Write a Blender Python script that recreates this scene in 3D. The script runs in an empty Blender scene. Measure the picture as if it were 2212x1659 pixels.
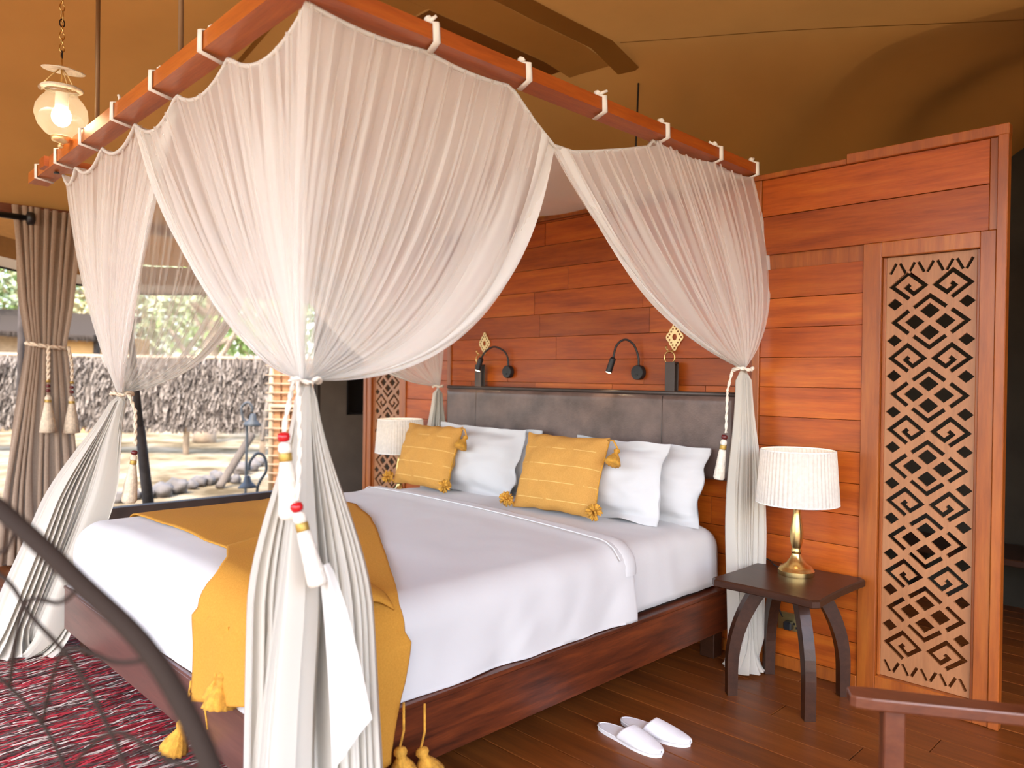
import bpy, math, random
from mathutils import Vector, Matrix, noise
random.seed(7)
R = math.radians
scene = bpy.context.scene
col = scene.collection

# ---------------------------------------------------------------- camera
cd = bpy.data.cameras.new('camera')
cam = bpy.data.objects.new('camera', cd); col.objects.link(cam)
cd.sensor_width = 36.0; cd.lens = 26.6425; cd.clip_start = 0.02; cd.clip_end = 300
_r = Vector((.70506, .70903, .01291)); _u = Vector((-.01529, -.00300, .99988)); 
_b = _r.cross(_u).normalized(); _u = _b.cross(_r).normalized()
cam.matrix_world = Matrix(((_r.x, _u.x, _b.x, 0), (_r.y, _u.y, _b.y, 0), (_r.z, _u.z, _b.z, 1.4), (0, 0, 0, 1)))
cd.dof.use_dof = True; cd.dof.focus_distance = 3.2; cd.dof.aperture_fstop = 2.0
scene.camera = cam

# ---------------------------------------------------------------- world, sun, exposure
w = bpy.data.worlds.new('world'); scene.world = w; w.use_nodes = True
nt = w.node_tree
bg = nt.nodes['Background']
sky = nt.nodes.new('ShaderNodeTexSky'); sky.sky_type = 'NISHITA'; sky.sun_disc = False
sky.sun_elevation = R(52); sky.sun_rotation = R(143); sky.air_density = 1.0; sky.dust_density = 2.5; sky.ozone_density = 1.0
nt.links.new(sky.outputs[0], bg.inputs['Color']); bg.inputs['Strength'].default_value = 0.50
sd = bpy.data.lights.new('sun', 'SUN'); sd.energy = 2.2; sd.angle = R(0.6); sd.color = (1, .95, .87)
sun = bpy.data.objects.new('sun', sd); col.objects.link(sun)
sun.rotation_euler = Vector((-.38, .50, -.80)).to_track_quat('-Z', 'Y').to_euler()
for (loc, rot, sx, sy) in (((-6.5, .6, 1.4), (0, R(-90), 0), 2.2, 6.0), ((-2.6, -2.5, 1.5), (R(90), 0, 0), 7.6, 3.0)):
    ld = bpy.data.lights.new('sky_portal', 'AREA'); ld.shape = 'RECTANGLE'; ld.size = sx; ld.size_y = sy
    ld.cycles.is_portal = True
    lo = bpy.data.objects.new('sky_portal', ld); col.objects.link(lo); lo.location = loc; lo.rotation_euler = rot
vs = scene.view_settings
vs.view_transform = 'Standard'; vs.look = 'None'; vs.gamma = 1.0; vs.use_curve_mapping = False; vs.exposure = 1.27
try:
    scene.cycles.transparent_max_bounces = 12; scene.cycles.use_light_tree = False
    scene.cycles.max_bounces = 5; scene.cycles.diffuse_bounces = 3
    scene.cycles.sample_clamp_indirect = 6.0
except Exception:
    pass

# ---------------------------------------------------------------- materials
def newmat(name):
    m = bpy.data.materials.new(name); m.use_nodes = True
    n = m.node_tree.nodes; l = m.node_tree.links
    return m, n, l, n['Principled BSDF']
def setp(b, color=None, rough=None, metal=None, **k):
    if color is not None: b.inputs['Base Color'].default_value = (*color, 1)
    if rough is not None: b.inputs['Roughness'].default_value = rough
    if metal is not None: b.inputs['Metallic'].default_value = metal
    for kk, v in k.items(): b.inputs[kk.replace('_', ' ')].default_value = v
def mixc(n, l, fac, a, b2, blend='MIX'):
    x = n.new('ShaderNodeMix'); x.data_type = 'RGBA'; x.blend_type = blend
    for s, v in ((0, fac), (6, a), (7, b2)):
        if isinstance(v, bpy.types.NodeSocket): l.new(v, x.inputs[s])
        else: x.inputs[s].default_value = v if s == 0 else (*v, 1)
    return x.outputs[2]
def texco(n, l, scale=(1, 1, 1), kind='Object', rot=(0, 0, 0)):
    t = n.new('ShaderNodeTexCoord'); mp = n.new('ShaderNodeMapping')
    mp.inputs['Scale'].default_value = scale; mp.inputs['Rotation'].default_value = rot
    l.new(t.outputs[kind], mp.inputs['Vector']); return mp.outputs[0]
def noisetex(n, l, vec, scale, detail=4, rough=.55):
    x = n.new('ShaderNodeTexNoise'); x.inputs['Scale'].default_value = scale; x.inputs['Detail'].default_value = detail
    x.inputs['Roughness'].default_value = rough
    if vec is not None: l.new(vec, x.inputs['Vector'])
    return x.outputs['Fac']
def ramp(n, l, fac, stops):
    x = n.new('ShaderNodeValToRGB'); e = x.color_ramp.elements
    while len(e) < len(stops): e.new(.5)
    for q, (p, c) in zip(e, stops): q.position = p; q.color = (*c, 1) if len(c) == 3 else c
    l.new(fac, x.inputs[0]); return x.outputs[0]
def bump(n, l, b, h, strength=.2, dist=.005):
    x = n.new('ShaderNodeBump'); x.inputs['Strength'].default_value = strength; x.inputs['Distance'].default_value = dist
    l.new(h, x.inputs['Height']); l.new(x.outputs[0], b.inputs['Normal'])
def plain(name, color, rough=.5, metal=0, nscale=None, namt=.15, bstr=0, bscale=80, **k):
    m, n, l, b = newmat(name); setp(b, color, rough, metal, **k)
    if nscale:
        f = noisetex(n, l, texco(n, l), nscale)
        c = ramp(n, l, f, ((.3, [x * (1 - namt) for x in color]), (.7, [min(1, x * (1 + namt)) for x in color])))
        l.new(c, b.inputs['Base Color'])
    if bstr:
        bump(n, l, b, noisetex(n, l, texco(n, l), bscale, 5), bstr, .01)
    return m
def wood(name, c_dark, c_mid, c_light, axis='x', rough=.28, scale=1.0, vary=.5, coat=0.3, spec=.5):
    m, n, l, b = newmat(name)
    s = {'x': (1.2, 14, 14), 'y': (14, 1.2, 14), 'z': (14, 14, 1.2)}[axis]
    oi = n.new('ShaderNodeObjectInfo')
    t = n.new('ShaderNodeTexCoord'); add = n.new('ShaderNodeVectorMath'); add.operation = 'ADD'
    mul = n.new('ShaderNodeVectorMath'); mul.operation = 'SCALE'; mul.inputs[0].default_value = (17, 23, 31)
    l.new(oi.outputs['Random'], mul.inputs['Scale']); l.new(t.outputs['Object'], add.inputs[0]); l.new(mul.outputs[0], add.inputs[1])
    mp = n.new('ShaderNodeMapping'); mp.inputs['Scale'].default_value = [x * scale for x in s]; l.new(add.outputs[0], mp.inputs['Vector'])
    f = noisetex(n, l, mp.outputs[0], 1.6, 7, .62)
    g = noisetex(n, l, mp.outputs[0], 9, 4, .6)
    c = ramp(n, l, f, ((.28, c_dark), (.52, c_mid), (.75, c_light)))
    c2 = mixc(n, l, .25, c, ramp(n, l, g, ((.3, [x * .55 for x in c_mid]), (.7, [min(1, x * 1.35) for x in c_mid]))))
    tint = ramp(n, l, oi.outputs['Random'], ((0, (1 - vary * .62,) * 3), (.35, (1 - vary * .18, 1 - vary * .30, 1 - vary * .38)), (.7, (1, 1, 1)), (1, (1 + vary * .12, 1 + vary * .3, 1 + vary * .35))))
    c3 = mixc(n, l, 1.0, c2, tint, 'MULTIPLY')
    l.new(c3, b.inputs['Base Color'])
    setp(b, None, rough); b.inputs['Coat Weight'].default_value = coat; b.inputs['Coat Roughness'].default_value = .22
    b.inputs['Specular IOR Level'].default_value = spec
    bump(n, l, b, g, .10, .004)
    return m
def net_mat(name, alpha, color=(.93, .90, .85)):
    m = bpy.data.materials.new(name); m.use_nodes = True
    n = m.node_tree.nodes; l = m.node_tree.links; n.clear()
    o = n.new('ShaderNodeOutputMaterial'); mx = n.new('ShaderNodeMixShader'); tr = n.new('ShaderNodeBsdfTransparent')
    df = n.new('ShaderNodeBsdfDiffuse'); tl = n.new('ShaderNodeBsdfTranslucent'); m2 = n.new('ShaderNodeMixShader')
    df.inputs['Color'].default_value = (*color, 1); tl.inputs['Color'].default_value = (*color, 1)
    m2.inputs[0].default_value = .42; l.new(df.outputs[0], m2.inputs[1]); l.new(tl.outputs[0], m2.inputs[2])
    if alpha >= 1:
        n.remove(mx); n.remove(tr); l.new(m2.outputs[0], o.inputs[0]); return m
    mx.inputs[0].default_value = alpha; l.new(tr.outputs[0], mx.inputs[1]); l.new(m2.outputs[0], mx.inputs[2]); l.new(mx.outputs[0], o.inputs[0])
    return m
def cloth_translucent(name, color, mixf=.35, nscale=300, warp=None):
    m = bpy.data.materials.new(name); m.use_nodes = True
    n = m.node_tree.nodes; l = m.node_tree.links; n.clear()
    o = n.new('ShaderNodeOutputMaterial'); mx = n.new('ShaderNodeMixShader'); df = n.new('ShaderNodeBsdfDiffuse'); tl = n.new('ShaderNodeBsdfTranslucent')
    f = noisetex(n, l, texco(n, l), nscale, 2)
    c = ramp(n, l, f, ((.3, [x * .92 for x in color]), (.7, [min(1, x * 1.06) for x in color])))
    l.new(c, df.inputs[0]); l.new(c, tl.inputs[0])
    mx.inputs[0].default_value = mixf; l.new(df.outputs[0], mx.inputs[1]); l.new(tl.outputs[0], mx.inputs[2]); l.new(mx.outputs[0], o.inputs[0])
    return m
def emit(name, color, strength):
    m, n, l, b = newmat(name); setp(b, color, .4); b.inputs['Emission Color'].default_value = (*color, 1); b.inputs['Emission Strength'].default_value = strength
    return m

M = {}
M['wall_wood'] = wood('wall_wood', (.21, .028, .003), (.42, .082, .006), (.56, .150, .013), 'x', .38, 1.0, .42, .12, .35)
M['frame_wood'] = wood('frame_wood', (.20, .042, .005), (.35, .085, .009), (.45, .14, .017), 'z', .38, 1.0, .25, .14)
M['fret_wood'] = wood('fret_wood', (.31, .120, .042), (.37, .152, .058), (.43, .19, .075), 'z', .45, .8, .1, .1)
M['canopy_wood'] = wood('canopy_wood', (.34, .075, .010), (.50, .13, .015), (.60, .19, .03), 'x', .38, 1.0, .15)  # foot beam's sunlit orange is put into the wood colour
M['canopy_wood_y'] = wood('canopy_wood_y', (.28, .050, .008), (.44, .095, .012), (.54, .15, .02), 'y', .38, 1.0, .15)  # side beams: redder, darker copy with their weaker light in the colour
M['bed_wood'] = wood('bed_wood', (.014, .005, .003), (.105, .022, .007), (.24, .052, .012), 'y', .36, 1.7, .15, .12)
M['bed_wood_x'] = wood('bed_wood_x', (.075, .032, .024), (.125, .052, .038), (.17, .07, .05), 'x', .36, .9, .15, .3)  # foot rail: sky reflection mixed into the wood as a greyer brown
M['floor_wood'] = wood('floor_wood', (.105, .027, .006), (.20, .055, .010), (.29, .090, .018), 'x', .42, .8, .35, .12, .35)
M['dark_wood'] = wood('dark_wood', (.022, .008, .004), (.043, .015, .007), (.068, .024, .010), 'x', .36, 1.2, .2, .10, .3)
M['arm_wood'] = wood('arm_wood', (.07, .018, .008), (.13, .034, .012), (.18, .055, .02), 'x', .32, 1.2, .2, .2, .4)
M['lintel_wood'] = wood('lintel_wood', (.08, .02, .008), (.15, .035, .012), (.2, .06, .02), 'y', .4, 1, .2)
M['net'] = net_mat('net', .42, (.97, .93, .875))
M['net_dense'] = net_mat('net_dense', 1, (.78, .725, .64))
M['net_roof'] = net_mat('net_roof', .85, (.96, .93, .88))
M['net_hem'] = net_mat('net_hem', 1, (.92, .89, .84))
M['net_tape'] = plain('net_tape', (.90, .87, .81), .8)
M['linen'] = plain('linen', (.62, .597, .585), .75, bstr=.06, bscale=25, Sheen_Weight=.15)
M['pillow'] = plain('pillow', (.58, .565, .56), .75, bstr=.10, bscale=14, Sheen_Weight=.15)
M['leather'] = plain('leather', (.135, .088, .074), .34, nscale=7, namt=.35, bstr=.10, bscale=120)
M['strap'] = plain('strap', (.050, .034, .028), .4, nscale=10, namt=.2)
M['brass'] = plain('brass', (.72, .50, .20), .27, 1.0, nscale=20, namt=.1)
M['brass_pale'] = plain('brass_pale', (.86, .66, .34), .38, .8)
M['black'] = plain('black', (.012, .012, .014), .42)
M['metal_grey'] = plain('metal_grey', (.06, .065, .07), .6, .2)
M['rope'] = plain('rope', (.74, .60, .44), .9, nscale=60, namt=.2, bstr=.4, bscale=150)
M['rope_white'] = plain('rope_white', (.84, .76, .64), .9, nscale=60, namt=.15, bstr=.4, bscale=150)
M['bead'] = plain('bead', (.50, .012, .014), .15)
M['bead_dark'] = plain('bead_dark', (.12, .015, .015), .2)
M['gold_band'] = plain('gold_band', (.45, .28, .06), .45, .5)
M['tassel_mustard'] = plain('tassel_mustard', (.62, .30, .035), .9, nscale=40, namt=.3, bstr=.5, bscale=90)
M['shade'] = cloth_translucent('shade', (.72, .695, .65), .28, 60)
M['curtain'] = cloth_translucent('curtain', (.42, .31, .23), .18, 90)
M['awning'] = cloth_translucent('awning', (.24, .10, .026), .22, 20)
M['awning_hem'] = plain('awning_hem', (.85, .80, .72), .9)
M['slipper'] = plain('slipper', (.80, .79, .82), .85, bstr=.2, bscale=160, Sheen_Weight=.3)
M['canvas_grey'] = plain('canvas_grey', (.17, .135, .105), .9, nscale=4, namt=.12, bstr=.15, bscale=40)
M['canvas_dark'] = plain('canvas_dark', (.10, .055, .022), .9, nscale=3, namt=.1)
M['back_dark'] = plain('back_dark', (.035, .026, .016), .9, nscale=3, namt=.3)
M['sill'] = plain('sill', (.07, .045, .035), .6, nscale=6, namt=.2)
M['bulb'] = emit('bulb', (1, .80, .50), 14)
M['bulb_soft'] = emit('bulb_soft', (1, .80, .55), 3.5)
M['led'] = emit('led', (1, .78, .45), 22)
M['socket_brass'] = plain('socket_brass', (.62, .47, .20), .3, .9)
M['wire_brown'] = plain('wire_brown', (.034, .022, .016), .8, Specular_IOR_Level=.15)
M['rod_brown'] = plain('rod_brown', (.26, .15, .07), .5, .3)
M['thatch'] = plain('thatch', (.115, .092, .074), .95, Specular_IOR_Level=.08, nscale=2.2, namt=.35)
M['thatch_light'] = plain('thatch_light', (.20, .165, .135), .95, Specular_IOR_Level=.08)
M['thatch_dark'] = plain('thatch_dark', (.045, .034, .027), .95, Specular_IOR_Level=.08)
M['bamboo'] = plain('bamboo', (.36, .25, .155), .6, nscale=8, namt=.2)
M['bamboo_panel'] = plain('bamboo_panel', (.30, .13, .05), .8, nscale=9, namt=.3)
M['pole_grey'] = plain('pole_grey', (.060, .048, .042), .8, Specular_IOR_Level=.1, nscale=9, namt=.3)
M['stone'] = plain('stone', (.13, .112, .10), .9, nscale=5, namt=.35, bstr=.4, bscale=12)
M['bark'] = plain('bark', (.36, .27, .19), .95, nscale=4, namt=.35, bstr=.5, bscale=9)
M['leaf'] = plain('leaf', (.22, .31, .09), .7); M['leaf_pale'] = plain('leaf_pale', (.42, .47, .26), .7); M['leaf_dry'] = plain('leaf_dry', (.44, .36, .18), .8)
M['hut_wall'] = plain('hut_wall', (.46, .26, .10), .9, nscale=2, namt=.15)
# throw / cushion : woven mustard with thin pale lines
def mustard(name, lines, ca=(.50, .225, .030), cb=(.61, .29, .046)):
    m, n, l, b = newmat(name)
    f = noisetex(n, l, texco(n, l, (60, 60, 60)), 3, 3)
    base = ramp(n, l, f, ((.25, ca), (.75, cb)))
    if lines:
        t = n.new('ShaderNodeTexCoord'); sp = n.new('ShaderNodeSeparateXYZ'); l.new(t.outputs['Object'], sp.inputs[0])
        nz = noisetex(n, l, texco(n, l, (14, 14, 14)), 1, 1)
        mm = n.new('ShaderNodeMath'); mm.operation = 'MULTIPLY_ADD'; l.new(sp.outputs['Z'], mm.inputs[0]); mm.inputs[1].default_value = 1 / .092; mm.inputs[2].default_value = .35
        fr = n.new('ShaderNodeMath'); fr.operation = 'FRACT'; l.new(mm.outputs[0], fr.inputs[0])
        lt = n.new('ShaderNodeMath'); lt.operation = 'LESS_THAN'; l.new(fr.outputs[0], lt.inputs[0]); lt.inputs[1].default_value = .030
        gt = n.new('ShaderNodeMath'); gt.operation = 'GREATER_THAN'; l.new(nz, gt.inputs[0]); gt.inputs[1].default_value = .42
        mu = n.new('ShaderNodeMath'); mu.operation = 'MULTIPLY'; l.new(lt.outputs[0], mu.inputs[0]); l.new(gt.outputs[0], mu.inputs[1])
        base = mixc(n, l, mu.outputs[0], base, (.78, .50, .17))
    l.new(base, b.inputs['Base Color']); setp(b, None, .95); b.inputs['Specular IOR Level'].default_value = .15
    bump(n, l, b, noisetex(n, l, texco(n, l, (1, 1, 1)), 260, 2), .25, .003)
    return m
M['throw'] = mustard('throw', False); M['cushion'] = mustard('cushion', True, (.50, .245, .055), (.60, .31, .080))
# ceiling canvas
def canvas(name, c, nsc=1.5, trans=.065):
    m, n, l, b = newmat(name)
    f = noisetex(n, l, texco(n, l, (1, 1, 1)), nsc, 4)
    cc = ramp(n, l, f, ((.3, [x * .90 for x in c]), (.7, [x * 1.08 for x in c])))
    l.new(cc, b.inputs['Base Color']); setp(b, None, .9); b.inputs['Specular IOR Level'].default_value = .15
    tl = n.new('ShaderNodeBsdfTranslucent'); mx = n.new('ShaderNodeMixShader'); mx.inputs[0].default_value = trans
    l.new(cc, tl.inputs[0]); l.new(b.outputs[0], mx.inputs[1]); l.new(tl.outputs[0], mx.inputs[2]); l.new(mx.outputs[0], n['Material Output'].inputs[0])
    return m
M['canvas'] = canvas('canvas', (.44, .20, .046)); M['canvas_band'] = canvas('canvas_band', (.50, .25, .062)); M['canvas_patch'] = canvas('canvas_patch', (.21, .080, .012)); M['canvas_patch2'] = canvas('canvas_patch2', (.31, .140, .026))
# rug
def rug_mat():
    m, n, l, b = newmat('rug')
    v = texco(n, l, (22, 2.2, 1), rot=(0, 0, R(5)))
    f = noisetex(n, l, v, 1.7, 5, .65)
    c = ramp(n, l, f, ((.30, (.045, .020, .016)), (.40, (.11, .045, .032)), (.445, (.30, .010, .018)), (.53, (.42, .016, .028)), (.565, (.10, .05, .04)), (.62, (.50, .42, .35)), (.72, (.28, .18, .14))))
    v2 = texco(n, l, (90, 14, 1), rot=(0, 0, R(-6)))
    g = noisetex(n, l, v2, 1, 3, .6)
    c2 = mixc(n, l, ramp(n, l, g, ((.60, (0, 0, 0)), (.68, (1, 1, 1)))), c, (.55, .44, .38))
    l.new(c2, b.inputs['Base Color']); setp(b, None, .95)
    bump(n, l, b, g, .8, .02)
    return m
M['rug'] = rug_mat()
M['yarn_red'] = plain('yarn_red', (.42, .014, .026), .9); M['yarn_brown'] = plain('yarn_brown', (.085, .042, .034), .9); M['yarn_beige'] = plain('yarn_beige', (.62, .52, .45), .9)
def ground_mat():
    m, n, l, b = newmat('ground')
    f = noisetex(n, l, texco(n, l, (1, 1, 1)), .9, 6, .65)
    l.new(ramp(n, l, f, ((.36, (.10, .070, .036)), (.5, (.25, .19, .115)), (.64, (.38, .305, .215)))), b.inputs['Base Color']); setp(b, None, .95); b.inputs['Specular IOR Level'].default_value = .05
    bump(n, l, b, noisetex(n, l, texco(n, l), 9, 5), .5, .05)
    return m
M['ground'] = ground_mat()
def glass_mat(name, tint):
    m = bpy.data.materials.new(name); m.use_nodes = True
    n = m.node_tree.nodes; l = m.node_tree.links; n.clear()
    o = n.new('ShaderNodeOutputMaterial'); mx = n.new('ShaderNodeMixShader'); m2 = n.new('ShaderNodeMixShader'); tr = n.new('ShaderNodeBsdfTransparent'); gl = n.new('ShaderNodeBsdfGlossy'); tl = n.new('ShaderNodeBsdfTranslucent')
    tr.inputs[0].default_value = (*tint, 1); gl.inputs['Roughness'].default_value = .08; tl.inputs[0].default_value = (.95, .90, .82, 1)
    m2.inputs[0].default_value = .55; l.new(gl.outputs[0], m2.inputs[1]); l.new(tl.outputs[0], m2.inputs[2])
    mx.inputs[0].default_value = .22; l.new(tr.outputs[0], mx.inputs[1]); l.new(m2.outputs[0], mx.inputs[2]); l.new(mx.outputs[0], o.inputs[0])
    return m
M['glass'] = glass_mat('glass', (.93, .90, .84))

# ---------------------------------------------------------------- mesh helpers
class MB:
    def __init__(s): s.v = []; s.f = []
    def add(s, vs, fs):
        k = len(s.v); s.v += [tuple(x) for x in vs]; s.f += [tuple(k + i for i in f) for f in fs]; return s
    def box(s, a, b, mat=None, bev=0):
        (x0, y0, z0), (x1, y1, z1) = a, b
        if bev:
            e = bev; V = []; 
            # chamfered box: 24 verts
            for sx in (0, 1):
                for sy in (0, 1):
                    for sz in (0, 1):
                        X = (x0, x1)[sx]; Y = (y0, y1)[sy]; Z = (z0, z1)[sz]; dx = e * (1 - 2 * sx); dy = e * (1 - 2 * sy); dz = e * (1 - 2 * sz)
                        V += [(X, Y + dy, Z + dz), (X + dx, Y, Z + dz), (X + dx, Y + dy, Z)]
            I = lambda sx, sy, sz, k: ((sx * 2 + sy) * 2 + sz) * 3 + k
            F = [(I(0, 0, 0, 0), I(0, 0, 1, 0), I(0, 1, 1, 0), I(0, 1, 0, 0)), (I(1, 0, 0, 0), I(1, 1, 0, 0), I(1, 1, 1, 0), I(1, 0, 1, 0)),
                 (I(0, 0, 0, 1), I(1, 0, 0, 1), I(1, 0, 1, 1), I(0, 0, 1, 1)), (I(0, 1, 0, 1), I(0, 1, 1, 1), I(1, 1, 1, 1), I(1, 1, 0, 1)),
                 (I(0, 0, 0, 2), I(0, 1, 0, 2), I(1, 1, 0, 2), I(1, 0, 0, 2)), (I(0, 0, 1, 2), I(1, 0, 1, 2), I(1, 1, 1, 2), I(0, 1, 1, 2))]
            for sx in (0, 1):
                for sy in (0, 1): F.append((I(sx, sy, 0, 0), I(sx, sy, 1, 0), I(sx, sy, 1, 1), I(sx, sy, 0, 1)))
                for sz in (0, 1): F.append((I(sx, 0, sz, 0), I(sx, 1, sz, 0), I(sx, 1, sz, 2), I(sx, 0, sz, 2)))
            for sy in (0, 1):
                for sz in (0, 1): F.append((I(0, sy, sz, 1), I(1, sy, sz, 1), I(1, sy, sz, 2), I(0, sy, sz, 2)))
            for sx in (0, 1):
                for sy in (0, 1):
                    for sz in (0, 1): F.append((I(sx, sy, sz, 0), I(sx, sy, sz, 1), I(sx, sy, sz, 2)))
        else:
            V = [(x, y, z) for x in (x0, x1) for y in (y0, y1) for z in (z0, z1)]
            F = [(0, 1, 3, 2), (4, 6, 7, 5), (0, 4, 5, 1), (2, 3, 7, 6), (0, 2, 6, 4), (1, 5, 7, 3)]
        if mat is not None: V = [mat @ Vector(p) for p in V]
        return s.add(V, F)
    def tube(s, path, r, n=8, caps=True, closed=False, flat=None):
        P = [Vector(p) for p in path]; N = len(P); rr = r if isinstance(r, (list, tuple)) else [r] * N
        up = Vector((0, 0, 1)); V = []; F = []; prev = None
        for i, p in enumerate(P):
            a = P[(i - 1) % N] if (i > 0 or closed) else p; c = P[(i + 1) % N] if (i < N - 1 or closed) else p
            t = (c - a).normalized()
            if prev is None:
                q = t.cross(up)
                if q.length < .05: q = t.cross(Vector((1, 0, 0)))
                q.normalize()
            else:
                q = prev - t * prev.dot(t); q.normalize()
            prev = q; b = t.cross(q)
            for k in range(n):
                an = 2 * math.pi * k / n
                sx, sy = (math.cos(an), math.sin(an))
                if flat: sx *= flat[0]; sy *= flat[1]
                V.append(p + (q * sx + b * sy) * rr[i])
        for i in range(N if closed else N - 1):
            for k in range(n):
                a = i * n + k; b2 = i * n + (k + 1) % n; j = (i + 1) % N
                F.append((a, b2, j * n + (k + 1) % n, j * n + k))
        if caps and not closed: F += [tuple(range(n - 1, -1, -1)), tuple((N - 1) * n + k for k in range(n))]
        return s.add(V, F)
    def lathe(s, prof, c=(0, 0, 0), n=24, flute=None, mat=None, cap=True):
        V = []; F = []
        for i, (r, z) in enumerate(prof):
            for k in range(n):
                an = 2 * math.pi * k / n; q = r
                if flute: q = r * (1 + flute * (1 if k % 2 else -1)) 
                V.append(Vector((q * math.cos(an), q * math.sin(an), z)))
        for i in range(len(prof) - 1):
            for k in range(n): F.append((i * n + k, i * n + (k + 1) % n, (i + 1) * n + (k + 1) % n, (i + 1) * n + k))
        if cap:
            F.append(tuple(range(n - 1, -1, -1))); F.append(tuple((len(prof) - 1) * n + k for k in range(n)))
        if mat is not None: V = [mat @ p for p in V]
        V = [p + Vector(c) for p in V]
        return s.add(V, F)
    def grid(s, fn, nu, nv, wrap=False):
        V = [fn(i / nu, j / nv) for i in range(nu + 1) for j in range(nv + 1)]
        F = [(i * (nv + 1) + j, (i + 1) * (nv + 1) + j, (i + 1) * (nv + 1) + j + 1, i * (nv + 1) + j + 1) for i in range(nu) for j in range(nv)]
        return s.add(V, F)
    def sphere(s, c, r, n=12, m=8, sc=(1, 1, 1), nz=0, seed=0):
        V = []; c = Vector(c)
        for i in range(m + 1):
            th = math.pi * i / m
            for k in range(n):
                ph = 2 * math.pi * k / n
                d = Vector((math.sin(th) * math.cos(ph), math.sin(th) * math.sin(ph), math.cos(th)))
                q = r * (1 + (nz * noise.noise(d * 1.7 + Vector((seed, seed * 1.3, 0))) if nz else 0))
                V.append(c + Vector((d.x * sc[0], d.y * sc[1], d.z * sc[2])) * q)
        F = [(i * n + k, (i + 1) * n + k, (i + 1) * n + (k + 1) % n, i * n + (k + 1) % n) for i in range(m) for k in range(n)]
        return s.add(V, F)
    def prism(s, poly, z0, z1, mat=None):
        n = len(poly); V = [Vector((x, y, z0)) for x, y in poly] + [Vector((x, y, z1)) for x, y in poly]
        F = [tuple(range(n - 1, -1, -1)), tuple(range(n, 2 * n))] + [(i, (i + 1) % n, n + (i + 1) % n, n + i) for i in range(n)]
        if mat is not None: V = [mat @ p for p in V]
        return s.add(V, F)
WL = {}
def tag(o, label=None, cat=None, group=None, kind=None):
    if label: o['label'] = label
    if cat: o['category'] = cat
    if group: o['group'] = group
    if kind: o['kind'] = kind
    return o
def obj(name, mb, mat, parent=None, smooth=False, local=False, solid=0, subd=0, auto=None):
    """one mesh object; mb in world coordinates unless local"""
    me = bpy.data.meshes.new(name)
    V = mb.v
    if parent is None and not local:
        xs, ys, zs = zip(*V); base = Vector(((min(xs) + max(xs)) / 2, (min(ys) + max(ys)) / 2, min(zs)))
        V = [(x - base.x, y - base.y, z - base.z) for x, y, z in V]
    else: base = Vector((0, 0, 0))
    me.from_pydata([tuple(p) for p in V], [], mb.f); me.validate(); me.update()
    me.materials.append(M[mat] if isinstance(mat, str) else mat)
    if smooth:
        me.polygons.foreach_set('use_smooth', [True] * len(me.polygons))
        if auto: 
            try: me.set_sharp_from_angle(angle=R(auto))
            except Exception: pass
    o = bpy.data.objects.new(name, me); col.objects.link(o)
    if parent is not None:
        o.parent = parent
        if not local: o.location = -WL[parent.name]
        WL[o.name] = Vector((0, 0, 0))
    else:
        o.location = base; WL[o.name] = base
    if solid:
        md = o.modifiers.new('solid', 'SOLIDIFY'); md.thickness = abs(solid); md.offset = -1 if solid > 0 else 1
    if subd:
        md = o.modifiers.new('sub', 'SUBSURF'); md.levels = subd; md.render_levels = subd
    return o
def thing(name, base, label, cat, group=None, kind=None, rot=0):
    o = bpy.data.objects.new(name, None); col.objects.link(o); o.location = base; o.empty_display_size = .1
    if rot: o.rotation_euler = (0, 0, rot)
    WL[o.name] = Vector(base); return tag(o, label, cat, group, kind)
def struct(name, mb, mat, parent=None, **k):
    o = obj(name, mb, mat, parent, **k); o['kind'] = 'structure'; return o
def sm(a, b, x): 
    t = max(0, min(1, (x - a) / (b - a))); return t * t * (3 - 2 * t)
def lerp(a, b, t): return a + (b - a) * t
def interp(tab, x):
    if x <= tab[0][0]: return tab[0][1]
    for (a, p), (b, q) in zip(tab, tab[1:]):
        if x <= b: return lerp(p, q, (x - a) / (b - a))
    return tab[-1][1]
def nz(*p): return noise.noise(Vector(p))
YW = 3.56

# ================================================================ SETTING
# ---- floor : boards running along x
fl = struct('floor', MB().box((-6.5, -2.5, -.06), (1.4, 5.6, -.022)), 'back_dark')
rows = 0; y = -2.5; board_mesh = {}
while y < 5.6:
    x = -6.5 - random.uniform(0, 1.5); wdt = .145
    while x < 1.4:
        L = random.choice((1.8, 2.4, 3.0)); a = max(x, -6.5); b = min(x + L, 1.4)
        if b - a > .05:
            o = obj('floor_board', MB().box((a + .0015, y + .0018, -.022), (b - .0015, y + wdt - .0018, random.uniform(-.0012, 0)), bev=.002), 'floor_wood', fl)
        x += L
    y += wdt
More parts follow.
